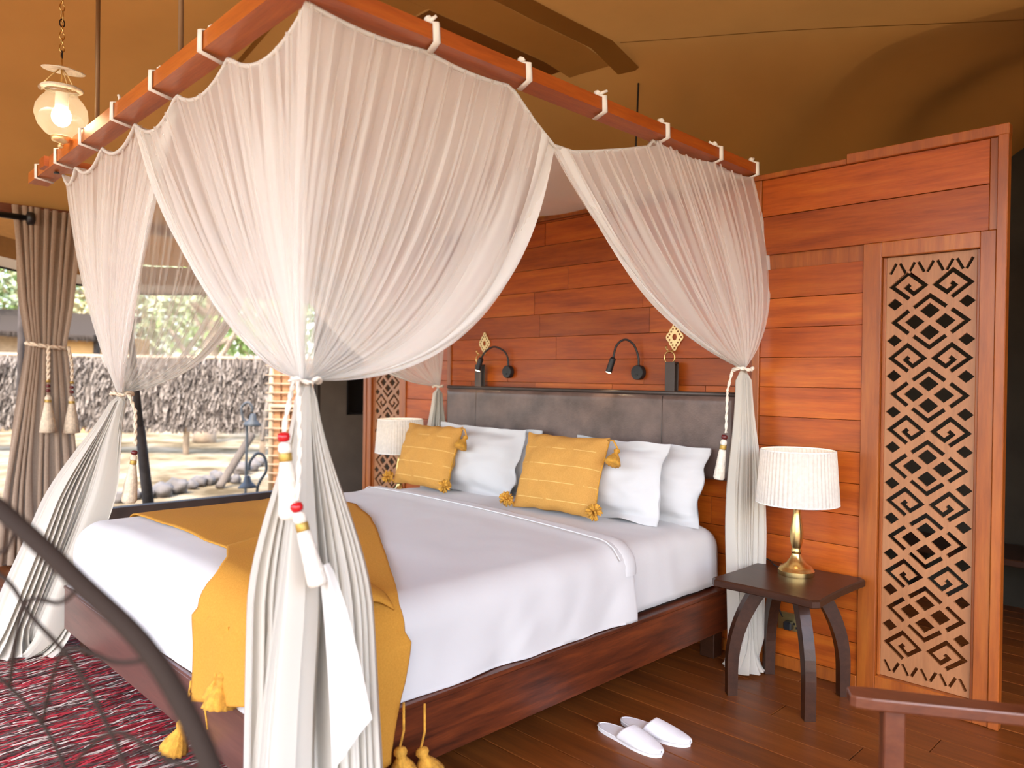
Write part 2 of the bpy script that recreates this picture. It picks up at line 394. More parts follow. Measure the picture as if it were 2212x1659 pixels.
# ---- head wall
wall = struct('wall_head', MB().box((-4.80, YW + .022, 0), (-1.26, YW + .09, 2.4))
              .box((-1.26, YW + .022, 1.97), (-.80, YW + .09, 2.4)).box((-5.26, YW + .022, 1.97), (-4.80, YW + .09, 2.4))
              .box((-1.26, YW + .022, 0), (-.80, YW + .09, .075)).box((-5.26, YW + .022, 0), (-4.80, YW + .09, .075)), 'frame_wood')
def plank(x0, x1, z0, z1, m='wall_wood', nm='plank', y0=None, g=.0012):
    d = random.uniform(-.0015, .0015)
    return obj(nm, MB().box((x0 + g, (YW if y0 is None else y0) + d, z0 + g), (x1 - g, YW + .021, z1 - g), bev=.0012), m, wall)
RH = .1455
zz = .06; r = 0
while zz < 2.39:
    z1 = min(zz + RH, 2.4)
    x = -4.21 - random.uniform(0, .7)
    while x < -1.86:
        L = random.choice((.62, .85, 1.1, 1.35)); a = max(x, -4.21); b = min(x + L, -1.86)
        if -1.86 - b < .2: b = -1.86
        if b - a > .02: plank(a, b, zz, z1)
        x = b if b > a else x + L
    if z1 < 2.03:
        plank(-1.82, -1.322, zz, z1); plank(-4.738, -4.25, zz, z1)
    zz += RH; r += 1
for a, b in ((-1.82, -.83), (-5.23, -4.25)):
    plank(a, b, 2.025, 2.215); plank(a, b, 2.216, 2.40)
for sgn in (0, 1):
    mx = (lambda x: x) if sgn == 0 else (lambda x: -6.06 - x)
    def vb(a, b, z0, z1, d0, nm):
        a, b = sorted((mx(a), mx(b)))
        obj(nm, MB().box((a, YW - d0, z0), (b, YW + .03, z1), bev=.003), 'frame_wood', wall)
    vb(-1.86, -1.82, 0, 2.4, .012, 'trim_strip')
    vb(-1.322, -1.243, 0, 2.024, .012, 'frame_stile'); vb(-.858, -.80, 0, 2.024, .012, 'frame_stile')
    vb(-.83, -.80, 2.024, 2.4, .004, 'frame_stile')
    vb(-1.243, -.858, 1.957, 2.024, .012, 'frame_rail'); vb(-1.243, -.858, 0, .086, .012, 'frame_rail')
    vb(-.80, -.762, 0, 2.43, .02, 'end_post')
    vb(-1.243, -1.228, .086, 1.957, -.010, 'bead_moulding'); vb(-.873, -.858, .086, 1.957, -.010, 'bead_moulding')
    vb(-1.86, -1.40, 2.4, 2.425, .02, 'cap_strip'); vb(-1.40, -.76, 2.4, 2.445, .022, 'cap_strip')
obj('cap_strip', MB().box((-4.2, YW - .02, 2.4), (-1.86, YW + .09, 2.425), bev=.003), 'frame_wood', wall)
obj('baseboard', MB().box((-4.21, YW - .012, 0), (-1.86, YW + .02, .06), bev=.004), 'frame_wood', wall)
obj('baseboard', MB().box((-1.82, YW - .012, 0), (-1.322, YW + .02, .06), bev=.004), 'frame_wood', wall)
obj('baseboard', MB().box((-4.738, YW - .012, 0), (-4.25, YW + .02, .06), bev=.004), 'frame_wood', wall)
# carved fretwork panels: real cut-outs
def stroke(path, wd):
    P = [Vector(p) for p in path]; h = wd / 2; Lf = []; Rt = []
    for i, p in enumerate(P):
        d0 = (p - P[i - 1]).normalized() if i else None; d1 = (P[i + 1] - p).normalized() if i < len(P) - 1 else None
        if d0 is None: n = Vector((-d1.y, d1.x)); k = h
        elif d1 is None: n = Vector((-d0.y, d0.x)); k = h
        else:
            n = Vector((-d0.y - d1.y, d0.x + d1.x)).normalized(); c = n.dot(Vector((-d0.y, d0.x))); k = h / max(.45, c)
        Lf.append(p + n * k); Rt.append(p - n * k)
    return Lf + Rt[::-1]
def fret_curve():
    PW, PH = .377, 1.867
    polys = [[(-PW / 2, 0), (PW / 2, 0), (PW / 2, PH), (-PW / 2, PH)]]
    dia = lambda cx, cz, a, b: [(cx - a, cz), (cx, cz - b), (cx + a, cz), (cx, cz + b)]
    for top in (0, 1):
        for i in range(9):
            cx = (i - 4) * .0375; cz = PH - .052 if top else .048; s = (1 if i % 2 == 0 else -1) * (1 if top else -1)
            polys.append(stroke([(cx - .0125 * s, cz - .023), (cx + .0115 * s, cz + .023)], .0125))
    a, b = .068, .057
    sp = [(.05, -1), (-1, 0), (0, 1), (.98, 0), (.32, -.62), (-.12, -.14), (.10, .10)]
    for k in range(6):
        cz = 1.735 - .3166 * k
        for s in (-1, 1):
            cx = s * .087
            pts = [(cx + (px * a) * (1 if s < 0 else -1), cz + pz * b) for px, pz in sp]
            polys.append(stroke(pts, .0175))
        if k < 5:
            c = cz - .1583
            for dx, dz in ((0, .047), (0, -.047), (-.060, 0), (.060, 0)): polys.append(dia(dx, c + dz, .040, .0335))
            g = .013
            for s in (-1, 1):
                polys.append(stroke([(-.064, c + s * .062), (0, c + s * .112), (.064, c + s * .062)], .0175))
                polys.append(stroke([(s * .084, c + .050), (s * .145, c), (s * .084, c - .050)], .0175))
                for s2 in (-1, 1): polys.append(dia(s * .142, c + s2 * .080, .032, .027))
    cu = bpy.data.curves.new('fret', 'CURVE'); cu.dimensions = '2D'; cu.fill_mode = 'BOTH'; cu.extrude = .006
    for p in polys:
        spn = cu.splines.new('POLY'); spn.points.add(len(p) - 1)
        for q, pt in zip(spn.points, p): q.co = (pt[0], pt[1], 0, 1)
        spn.use_cyclic_u = True
    o = bpy.data.objects.new('fret_tmp', cu); col.objects.link(o)
    dg = bpy.context.evaluated_depsgraph_get(); me = bpy.data.meshes.new_from_object(o.evaluated_get(dg))
    bpy.data.objects.remove(o); bpy.data.curves.remove(cu)
    me.transform(Matrix.Rotation(R(90), 4, 'X')); me.name = 'fret_panel'
    me.materials.clear(); me.materials.append(M['fret_wood'])
    return me
fm = fret_curve()
for cx in (-1.0505, -6.06 + 1.0505):
    o = bpy.data.objects.new('fret_panel', fm); col.objects.link(o); o.parent = wall
    o.location = Vector((cx, YW + .024, .088)) - WL['wall_head']
    tag(o, 'pale carved panel with cut-out diamonds and spirals')
# ---- rear room behind the head wall (dark)
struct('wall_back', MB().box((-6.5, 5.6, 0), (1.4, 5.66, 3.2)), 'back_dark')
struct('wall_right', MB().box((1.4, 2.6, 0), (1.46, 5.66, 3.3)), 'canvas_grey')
struct('sun_block_rear', MB().box((-7, 4.25, 3.62), (2, 7.5, 3.70)), 'thatch_dark')  # unseen slab added to keep the sun off the rear canvas
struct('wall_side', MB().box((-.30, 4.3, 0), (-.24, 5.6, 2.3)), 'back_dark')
# ---- ceiling canvas
def zmain(x):
    u = x + 3.03
    return 3.33 - (.245 * max(0, -u - .4) if u < 0 else (.02 * max(0, u - .4) + .10 * max(0, u - 2.3))) 
def y0c(x): return 3.55 if x < -2.7 else 3.55 + .66 * (x + 2.7)
def ceil_pt(x, y, o=0):
    z = zmain(x); d = y - y0c(x)
    z += .018 * math.sin(x * 2.1 + .4) * math.sin(y * 1.6) + .012 * nz(x * .9, y * .9, 3)
    if d > 0:
        z -= interp([(-3.1, .45), (-2.6, .75), (-1.5, .12)], x) * d + .28 * d * d
        z += min(.06, .09 * d) * math.sin(6.5 * (y * 1.3 + x * .55) + 2.2 * nz(x * .7, y * .7, 1)) * sm(0, .5, d)
    return Vector((x, y, max(z, 1.2) - o))
cl = struct('ceiling', MB().grid(lambda u, v: ceil_pt(lerp(-6.55, 1.5, u), lerp(-2.6, 5.62, v)), 110, 120), 'canvas', smooth=True)
def band(x0, x1, ya, yb, m, nm='canvas_band', o=.006, xa2=None, xb2=None):
    f = lambda u, v: ceil_pt(lerp(x0, x1, u) + (lerp(xa2, xb2, u) - lerp(x0, x1, u)) * v if xa2 is not None else lerp(x0, x1, u), lerp(ya, yb, v), o)
    obj(nm, MB().grid(f, 6, 24), m, cl, smooth=True)
band(-3.16, -2.83, -2.5, 3.62, 'canvas_band'); band(-2.825, -2.67, -2.5, 3.68, 'canvas_patch2', 'vent_patch')
band(-3.52, -3.165, 2.50, 3.56, 'canvas_patch', 'vent_patch'); band(-3.52, -3.165, .6, 2.22, 'canvas_patch', 'vent_patch')
band(-4.6, -3.16, 2.24, 2.48, 'canvas_band', o=.009)
band(-6.2, -3.6, 1.9, 1.93, 'canvas_patch2', 'seam', .004); band(-6.2, -3.6, .35, .38, 'canvas_patch2', 'seam', .004)
f = lambda u, v: ceil_pt(lerp(-2.66, 1.3, u), y0c(lerp(-2.66, 1.3, u)) - .10 + .010 * v, .004)
obj('seam', MB().grid(f, 40, 1), 'canvas_patch2', cl)
# ---- left side: low wall, opening, lintel, rear canvas
struct('wall_left', MB().box((-6.50, -2.5, -.02), (-6.42, 3.78, .33)), 'sill')
struct('trim_1', MB().box((-6.52, -2.5, 2.53), (-6.40, 5.6, 2.64), bev=.01), 'lintel_wood')
struct('wall_left_rear', MB().box((-6.50, 3.78, 0), (-6.44, 5.6, 1.03)).box((-6.50, 3.78, 1.03), (-6.44, 4.13, 1.36)).box((-6.50, 4.42, 1.03), (-6.44, 5.6, 1.36)).box((-6.50, 3.78, 1.36), (-6.44, 5.6, 2.55)), 'canvas_grey')
wn = struct('window_1', MB().box((-6.52, 4.11, 1.01), (-6.43, 4.13, 1.38)).box((-6.52, 4.42, 1.01), (-6.43, 4.44, 1.38)).box((-6.52, 4.11, 1.01), (-6.43, 4.44, 1.03)).box((-6.52, 4.11, 1.36), (-6.43, 4.44, 1.38)), 'black')
obj('pane', MB().box((-6.495, 4.13, 1.03), (-6.485, 4.42, 1.36)), 'black', wn)
struct('trim_2', MB().tube([(-6.47, 3.80, 0), (-6.47, 3.80, 2.53)], .035, 10), 'pole_grey', smooth=True)

# ================================================================ BED
bed = thing('platform_bed', (-3.05, 2.3, 0), 'dark mahogany platform bed frame with broad side rails', 'bed')
XR, XL, YF, YH = -1.93, -4.17, 1.07, 3.50
obj('side_rail', MB().box((XR - .045, YF, .14), (XR, YH, .335), bev=.004), 'bed_wood', bed)
obj('side_rail', MB().box((XL, YF, .14), (XL + .045, YH, .335), bev=.004), 'bed_wood', bed)
obj('foot_rail', MB().box((XL, YF - .002, .139), (XR, YF + .045, .336), bev=.004), 'bed_wood_x', bed)
obj('top_lip', MB().box((XR - .06, YF, .335), (XR + .004, YH, .352), bev=.003), 'bed_wood', bed)
obj('top_lip', MB().box((XL - .004, YF, .335), (XL + .06, YH, .352), bev=.003), 'bed_wood', bed)
obj('top_lip', MB().box((XL, YF - .006, .3352), (XR, YF + .06, .3522), bev=.003), 'bed_wood_x', bed)
obj('platform', MB().box((XL + .045, YF + .045, .27), (XR - .045, YH, .33)), 'dark_wood', bed)
for x in (XL + .03, XR - .11):
    for y in (YF + .06, YH - .10):
        obj('leg', MB().box((x, y, 0), (x + .08, y + .08, .15), bev=.004), 'dark_wood', bed)
# headboard hung by straps
hb = thing('headboard', (-3.035, 3.5, .885), 'dark brown leather upholstered headboard hung behind the pillows', 'headboard')
def hbp(x0, x1, z0, z1):
    r = .035
    def fn(u, v):
        inl, inr = x0 > -4, x1 < -2
        x = lerp(x0, x1, u); z = lerp(z0, z1, v)
        e = min((x - x0) + (.028 if inl else 0), (x1 - x) + (.028 if inr else 0), (z - z0), (z1 - z)); d = 0 if e > r else r - math.sqrt(max(0, r * r - (r - e) ** 2))
        return Vector((x, 3.47 + min(d, .034) + .003 * nz(x * 5, z * 5, 2), z))
    us = [0, .01, .02, .04, .08]; 
    return MB().grid(fn, 60, 24)
for a, b in ((-4.16, -3.838), (-3.836, -2.335), (-2.333, -1.91)):
    obj('leather_panel', hbp(a, b, .885, 1.325), 'leather', hb, smooth=True)
obj('back_board', MB().box((-4.158, 3.502, .887), (-1.912, 3.545, 1.323), bev=.004), 'strap', hb)
for a in (-3.838, -2.335):
    obj('seam_welt', MB().tube([(a, 3.472, .90), (a, 3.470, 1.1), (a, 3.472, 1.31)], .0025, 6), 'strap', hb, smooth=True)
obj('top_piping', MB().tube([(-4.155, 3.49, 1.326), (-1.915, 3.49, 1.326)], .012, 8), 'strap', hb, smooth=True)
for i, (x, zr) in enumerate(((-3.838, 1.500), (-2.30, 1.510))):
    obj('hanging_strap', MB().box((x - .030, 3.486, 1.30), (x + .030, 3.492, zr - .02), bev=.001).box((x - .030, 3.520, 1.30), (x + .030, 3.526, zr - .02), bev=.001)
        .box((x - .030, 3.488, zr - .025), (x + .030, 3.524, zr - .015)), 'strap', hb)
# brass ornaments with ring and hook on the wall
for i, x in enumerate((-3.845, -2.315)):
    t = thing('wall_ornament', (x, YW - .01, 1.54), 'pierced brass diamond hook holding the headboard strap %s' % ('nearer the far lamp' if i == 0 else 'nearer the pleated lamp'), 'ornament', 'brass strap hooks above the headboard')
    zc = 1.632
    cu = bpy.data.curves.new('orn', 'CURVE'); cu.dimensions = '2D'; cu.fill_mode = 'BOTH'; cu.extrude = .003
    polys = []
    A, B = .056, .078; pts = []
    for k in range(24):   # stepped diamond outline
        q = k / 24 * 4; s = int(q); fr = q - s
        c = [(A, 0), (0, B), (-A, 0), (0, -B)]; p0, p1 = c[s], c[(s + 1) % 4]
        e = 1 + .10 * abs(math.sin(fr * math.pi * 3))
        pts.append((lerp(p0[0], p1[0], fr) * e, lerp(p0[1], p1[1], fr) * e))
    polys.append(pts)
    circ = lambda cx, cy, r, n=10: [(cx + r * math.cos(2 * math.pi * k / n), cy + r * math.sin(2 * math.pi * k / n)) for k in range(n)]
    polys.append([(p[0], p[1] * 1.25) for p in circ(0, 0, .015, 8)])
    for s in (0, 1, 2, 3):
        c = [(A, 0), (0, B), (-A, 0), (0, -B)]; p0, p1 = c[s], c[(s + 1) % 4]
        for fr in (.0, .25, .5, .75):
            polys.append(circ(lerp(p0[0], p1[0], fr) * .76, lerp(p0[1], p1[1], fr) * .76, .0058, 8))
    for p in polys:
        sp_ = cu.splines.new('POLY'); sp_.points.add(len(p) - 1)
        for q, pt in zip(sp_.points, p): q.co = (pt[0], pt[1], 0, 1)
        sp_.use_cyclic_u = True
    oo = bpy.data.objects.new('tmp', cu); col.objects.link(oo); dg = bpy.context.evaluated_depsgraph_get()
    me = bpy.data.meshes.new_from_object(oo.evaluated_get(dg)); bpy.data.objects.remove(oo); bpy.data.curves.remove(cu)
    me.transform(Matrix.Rotation(R(90), 4, 'X')); me.materials.clear(); me.materials.append(M['brass_pale'])
    o = bpy.data.objects.new('pierced_plate', me); col.objects.link(o); o.parent = t; o.location = Vector((x, YW - .006, zc)) - WL[t.name]
    obj('ring', MB().tube([(x + .033 * math.cos(a * R(15)), 3.507, 1.520 + .033 * math.sin(a * R(15))) for a in range(24)], .004, 8, closed=True), 'brass', t, smooth=True)
    obj('hook', MB().tube([(x - .01, YW - .004, 1.56), (x - .012, 3.52, 1.549), (x - .012, 3.507, 1.555), (x - .016, 3.497, 1.570)], .005, 8).sphere((x - .016, 3.495, 1.575), .008), 'brass', t, smooth=True)

# ---- soft goods on the bed
RB = .085; XR0, XL0, YF0, ZT = -1.985 - RB, -4.115 + RB, 1.115 + RB, .652
def edge(d):
    if d <= 0: return d, 0
    q = RB * math.pi / 2
    if d < q: return RB * math.sin(d / RB), RB * (1 - math.cos(d / RB))
    return RB + .06 * (d - q), RB + (d - q)
def bed_pt(x, y, off=0, flare=0):
    """x,y: flat cloth coordinates; past the mattress edge the cloth turns down"""
    dx = 0; px = x
    if x > XR0: o, dx = edge(x - XR0); px = XR0 + o
    elif x < XL0: o, dx = edge(XL0 - x); px = XL0 - o
    dy = 0; py = y
    if y < YF0: o, dy = edge(YF0 - y); py = YF0 - o
    cr = .022 * max(0, 1 - ((px + 3.05) / 1.07) ** 2)
    z = ZT + cr - dx - dy
    nx = (1 if x > XR0 else -1 if x < XL0 else 0) * min(1, dx / RB) ; ny = -min(1, dy / RB); nzv = max(0, 1 - max(dx, dy) / RB)
    v = Vector((nx, ny, nzv)); v = v.normalized() if v.length > .01 else Vector((0, 0, 1))
    return Vector((px, py, z)) + v * off
QB = RB * math.pi / 2
mt = obj('mattress', MB().box((-4.10, 1.14, .336), (-2.0, 3.455, .63), bev=.05), 'linen', None, smooth=True)
tag(mt, 'thick white mattress resting on the mahogany bed frame', 'mattress')
def sheet_fn(u, v):
    x = lerp(XL0 - QB - .20, XR0 + QB + .20, u); y = lerp(2.60, 3.462, v)
    p = bed_pt(x, y, .002 + .004 * nz(x * 6, y * 6, 5) + .006 * sm(.2, .35, abs(u - .5)) * nz(x * 3, y * 9, 1)); 
    p.z = max(p.z, .353); 
    p.z -= .02 * sm(3.40, 3.465, y); return p
tag(obj('bed_sheet', MB().grid(sheet_fn, 90, 40), 'linen', None, smooth=True, solid=.006), 'smooth white sheet under the pillows at the head of the bed', 'sheet')
dv = thing('duvet', (-3.05, 2.0, .36), 'plump white duvet spread over the bed with a turned top edge', 'duvet')
def duvet_fn(u, v):
    x = lerp(XL0 - QB - .235, XR0 + QB + .235, u); y = lerp(YF0 - QB - .235, lerp(2.86, 2.72, u), v)
    side = sm(XR0 + .05, XR0 + .25, x) + sm(YF0 - .05, YF0 - .25, y)
    wr = .008 * nz(x * 2.4, y * 2.4, 5) + .004 * nz(x * 7, y * 7, 8)
    wr += side * (.014 * nz(x * 3, y * 5, 2) + .024 * max(0, nz(x * 2, y * 4.2 + x * 3, 6)) + .007 * nz(x * 9, y * 9 + x * 6, 3))
    p = bed_pt(x, y, .022 + wr + .012 * sm(.90, .97, v) - .022 * sm(.985, 1, v))
    p.z = max(p.z, .354 + .004 * abs(nz(x * 5, y * 5, 9))); return p
obj('cover', MB().grid(duvet_fn, 150, 140), 'linen', dv, smooth=True)
def fold_fn(u, v):
    x = lerp(XL0 - QB - .10, XR0 + QB + .02, u); yc = lerp(2.86, 2.72, u); a = v * 2 * math.pi
    p = bed_pt(x, yc - .035 + .05 * math.cos(a), .018 + .020 * math.sin(a) + .006 * nz(x * 5, 1, 2)); return p
obj('turned_edge', MB().grid(fold_fn, 90, 14), 'linen', dv, smooth=True)
obj('edge_seam', MB().tube([bed_pt(lerp(XL0 - .05, XR0 + .1, i / 60), lerp(2.86, 2.72, i / 60) - .105, .040) for i in range(61)], .0035, 6), 'linen', dv, smooth=True)

# ---- mustard throw
th = thing('throw', (-3.0, 1.6, .3), 'mustard yellow woven throw draped across the foot of the bed', 'throw')
YHT = [(-4.3, 2.26), (-3.9, 2.32), (-3.5, 2.30), (-3.09, 2.12), (-2.6, 1.84), (-2.15, 1.57), (-2.0, 1.48), (-1.80, 1.45), (-1.6, 1.39), (-1.4, 1.36)]
YFT = [(-4.3, 1.35), (-3.24, 1.335), (-2.88, 1.32), (-2.4, 1.25), (-2.0, 1.18), (-1.4, 1.17)]
def throw_a(u, v):
    x = lerp(XL0 - .13, XR0 + QB + .36, u); ya, yb = interp(YFT, x), interp(YHT, x); y = lerp(ya, yb, v)
    y += .012 * nz(x * 4, 0, v * 2)
    fold = .012 * sm(.35, .6, v) * max(0, math.sin((x * .6 + y * 1.2) * 7)) + .006 * nz(x * 3, y * 3, 4)
    p = bed_pt(x, y, .034 + fold)
    if x > XR0 + QB: p.x += .035 + .02 * math.sin(y * 16) * sm(XR0 + QB, XR0 + QB + .2, x)
    return p
obj('cloth', MB().grid(throw_a, 140, 50), 'throw', th, smooth=True, solid=.005)
def throw_b(u, v):
    y = lerp(lerp(1.64, 1.45, u), YF0 - QB - .32, v)
    aL = interp([(YF0 - QB - .4, -2.54), (YF0 - QB - .1, -2.56), (YF0 - .06, -2.58), (YF0 + .02, -2.70), (1.31, -2.90), (1.55, -3.0), (1.7, -3.0)], y)
    x = lerp(aL, XR0 + .06 + .03 * math.sin(y * 9), u)
    if v > .6:  # hem slants up to the right
        yend = lerp(YF0 - QB - .285, YF0 - QB - .12, u); y = lerp(lerp(lerp(1.64, 1.45, u), YF0 - QB - .32, .6), yend, (v - .6) / .4)
    p = bed_pt(x, y, .050 + .006 * nz(x * 4, y * 4, 7) + .010 * math.sin(x * 11 + 1) * sm(YF0, YF0 - QB - .2, y))
    if y < YF0 - QB: p.y -= .02
    if v < .06: p.z -= .02 * (1 - v / .06)
    return p
obj('corner_fold', MB().grid(throw_b, 40, 60), 'throw', th, smooth=True, solid=.005)
def tassel_mb(top, tip, r, n=26, head=.32, knob=True):
    top, tip = Vector(top), Vector(tip); L = (tip - top).length; q = (tip - top).normalized().to_track_quat('-Z', 'Y').to_matrix().to_4x4(); q.translation = top
    prof = [(r * .12, 0), (r * .34, -L * .06), (r * .40, -L * .16), (r * .26, -L * .28), (r * .32, -L * .34), (r * .72, -L * .62), (r * .96, -L * .88), (r, -L * .97), (r * .6, -L)]
    return MB().lathe(prof, (0, 0, 0), n, .10, q)
def pom_mb(c, r, seed=0):
    mb = MB(); rnd = random.Random(seed)
    for k in range(60):
        d = Vector((rnd.gauss(0, 1), rnd.gauss(0, 1), rnd.gauss(0, 1))).normalized()
        c0 = Vector(c) + d * r * .15; mb.tube([c0, Vector(c) + d * r * .6, Vector(c) + d * r * rnd.uniform(.9, 1.1)], [r * .10, r * .15, r * .11], 5)
    return mb
for (top, tip, r_) in (((-2.30, 1.035, .47), (-2.29, 1.015, .36), .048), ((-2.345, 1.035, .455), (-2.35, 1.02, .37), .03),
                       ((-2.60, 1.03, .22), (-2.625, 1.005, .11), .045), ((-1.875, 1.40, .26), (-1.88, 1.42, .15), .05), ((-1.86, 1.47, .24), (-1.85, 1.50, .14), .05)):
    t = obj('tassel', tassel_mb(top, tip, r_), 'tassel_mustard', th, smooth=True)
    obj('tassel_string', MB().tube([(top[0], top[1], top[2]), (top[0] + .005, top[1] + .01, top[2] + .05), (lerp(top[0], -2.5, .1) if top[0] < -2 else top[0] - .01, top[1] + .02, top[2] + .13)], .004, 6), 'tassel_mustard', t, smooth=True)
obj('loose_thread', MB().tube([(-2.545, 1.03, .33), (-2.55, 1.02, .28), (-2.545, 1.02, .25)], .003, 5), 'tassel_mustard', th)
obj('loose_thread', MB().tube([(-2.38, 1.03, .40), (-2.39, 1.015, .32), (-2.37, 1.015, .27)], .003, 5), 'tassel_mustard', th)

# ---- pillows and cushions
def pillow_mb(wd, ht, T, flange=0.0, seed=0, pinch=0.0, n=28):
    mb = MB()
    for side in (1, -1):
        def fn(u, v):
            a, b = u * 2 - 1, v * 2 - 1
            fa = 1 + flange * 2 / wd; fb = 1 + flange * 2 / ht
            ai, bi = a * fa, b * fb
            t = 0 if abs(ai) >= 1 or abs(bi) >= 1 else ((1 - abs(ai) ** 2.6) * (1 - abs(bi) ** 2.6)) ** .55
            t = T / 2 * t * (1 + .12 * nz(a * 2 + seed, b * 2, seed)) + .004
            k = 1 - pinch * (1 - abs(a) ** 2) * abs(b) ** 3; k2 = 1 - pinch * (1 - abs(b) ** 2) * abs(a) ** 3
            x = a * (wd / 2 + flange) * k2; z = b * (ht / 2 + flange) * k
            fl = flange * 2.2 * (nz(a * 2.2 + seed, b * 2.2, 4)) * max(0, max(abs(a), abs(b)) - .8) * 5
            wr = .013 * nz(a * 4.5 + seed, b * 4.5, 2) * (1 if t > .01 else .5)
            return Vector((x, -side * t + fl * .6 + (wr if side > 0 else -wr), z + .010 * nz(a * 3, b * 3, seed + 2)))
        g = MB().grid(fn, n, n)
        if side < 0: g.f = [f[::-1] for f in g.f]
        mb.add(g.v, g.f)
    return mb
def place_soft(name, mb, mat, base, lean, yaw, roll, label, cat, group, ht, extra=None):
    o = bpy.data.objects.new(name, None); 
    t = thing(name, base, label, cat, group)
    t.rotation_euler = (R(-lean), R(roll), R(yaw)); WL[t.name] = Vector((0, 0, 0))
    mb.v = [(x, y, z + ht / 2) for x, y, z in mb.v]
    obj('cover', mb, mat, t, smooth=True, local=True)
    return t
pil = [((-3.60, 3.185, .672), 17, 2, 1, .70, .42, 'white flanged pillow directly behind the far mustard cushion'),
       ((-3.55, 3.335, .665), 10, -2, -1, .72, .40, 'white pillow against the headboard behind the far cushion'),
       ((-2.56, 3.17, .672), 17, -2, -1.5, .72, .40, 'white flanged pillow directly behind the near mustard cushion'),
       ((-2.43, 3.325, .665), 10, 3, 1, .74, .39, 'white pillow against the headboard nearest the pleated lamp')]
for k, (b, ln, yw, rl, wd, ht, lb) in enumerate(pil):
    place_soft('pillow', pillow_mb(wd, ht - .07, .17, .045, k * 3.1, .03), 'pillow', b, ln, yw, rl, lb, 'pillow', 'white pillows at the head of the bed', ht)
for k, (b, ln, yw, wd, ht, lb) in enumerate((((-3.895, 3.035, .680), 19, 1, .54, .425, 'mustard cushion with corner tassels, the one farther from the camera'),
                                            ((-2.69, 2.985, .685), 19, 5, .54, .43, 'mustard cushion with corner tassels, the one nearer the camera'))):
    t = place_soft('cushion', pillow_mb(wd, ht, .15, 0, 11 + k * 5, .06), 'cushion', b, ln, yw, 0, lb, 'cushion', 'mustard cushions on the bed', ht)
    hw = wd / 2 - .015
    # piping seam
    obj('piping', MB().tube([(hw * 1.0 + .012, 0, .02), (hw * .955 + .006, 0, ht * .5), (hw + .012, 0, ht - .02)], .005, 6), 'tassel_mustard', t, smooth=True, local=True)
    for sx, top in ((1, 1), (-1, 1), (1, 0), (-1, 0)):
        if top:
            p0 = Vector((sx * (hw + .01), -.01, ht - .015)); p1 = Vector((sx * (hw + (.085 if sx > 0 else .0)), (-.02 if sx > 0 else .09), ht - .060)) 
            ts = obj('tassel', tassel_mb(p1, p1 + Vector((sx * .004, -.03, -.088)), .040), 'tassel_mustard', t, smooth=True, local=True)
            o2 = obj('tassel_string', MB().tube([p0, p0.lerp(p1, .5) + Vector((0, 0, .02)), p1], .005, 6), 'tassel_mustard', ts, smooth=True, local=True)
        else:
            c = Vector((sx * (hw + .035), -.045, .030))
            ts = obj('tassel', pom_mb(c, .042, 5 + k + sx), 'tassel_mustard', t, smooth=True, local=True)
            obj('tassel_string', MB().tube([(sx * hw, -.01, .012), c], .007, 6), 'tassel_mustard', ts, smooth=True, local=True)

# ================================================================ CANOPY + NET
cn = thing('bed_canopy', (-3.05, 2.3, 2.4), 'orange-brown hanging wooden canopy frame above the bed', 'canopy')
def beam(p0, p1, wy, h):  # beam from p0 to p1 (bottom outer corner), width inward
    mb = MB(); (x0, y0, z0), (x1, y1, z1) = p0, p1; dx, dy = wy
    V = [(x0, y0, z0), (x0 + dx, y0 + dy, z0), (x0 + dx, y0 + dy, z0 + h), (x0, y0, z0 + h), (x1, y1, z1), (x1 + dx, y1 + dy, z1), (x1 + dx, y1 + dy, z1 + h), (x1, y1, z1 + h)]
    return mb.add(V, [(0, 1, 2, 3), (7, 6, 5, 4), (0, 4, 5, 1), (1, 5, 6, 2), (2, 6, 7, 3), (3, 7, 4, 0)])
obj('side_beam', beam((-1.835, .93, 2.432), (-1.835, 3.555, 2.432), (-.095, 0), .048), 'canopy_wood_y', cn)
obj('side_beam', beam((-4.315, .98, 2.398), (-4.315, 3.555, 2.41), (.095, 0), .048), 'canopy_wood_y', cn)
obj('foot_beam', beam((-1.73, 1.0, 2.448), (-4.62, 1.0, 2.383), (0, .09), .055), 'canopy_wood', cn)
obj('head_beam', beam((-1.86, 3.46, 2.44), (-4.30, 3.46, 2.44), (0, .085), .05), 'canopy_wood', cn)
for p in ((-1.88, 1.045), (-4.27, 1.045)):
    obj('bolt', MB().lathe([(.012, 0), (.014, .004), (.010, .008)], (p[0], p[1], 2.43 if p[0] > -3 else 2.38), 10), 'black', cn)
for i, (x, lb) in enumerate(((-3.69, 'thin brown hanging rod over the foot beam nearer the lantern'), (-2.755, 'thin brown hanging rod over the foot beam nearer the bed corner'))):
    zb = 2.455 if i else 2.43
    tag(obj('hanging_rod', MB().tube([(x, 1.06, zb + .02), (x, 1.06, ceil_pt(x, 1.06).z + .01)], .0095, 10), 'rod_brown', None, smooth=True), lb, 'rod', 'canopy hanging rods')
tag(obj('hanging_wire', MB().tube([(-2.71, 3.70, 2.40), (-2.715, 3.72, 2.8), (-2.724, 3.75, ceil_pt(-2.724, 3.75).z)], .006, 6), 'black', None), 'thin black wire dropping from the ceiling behind the head wall', 'wire')

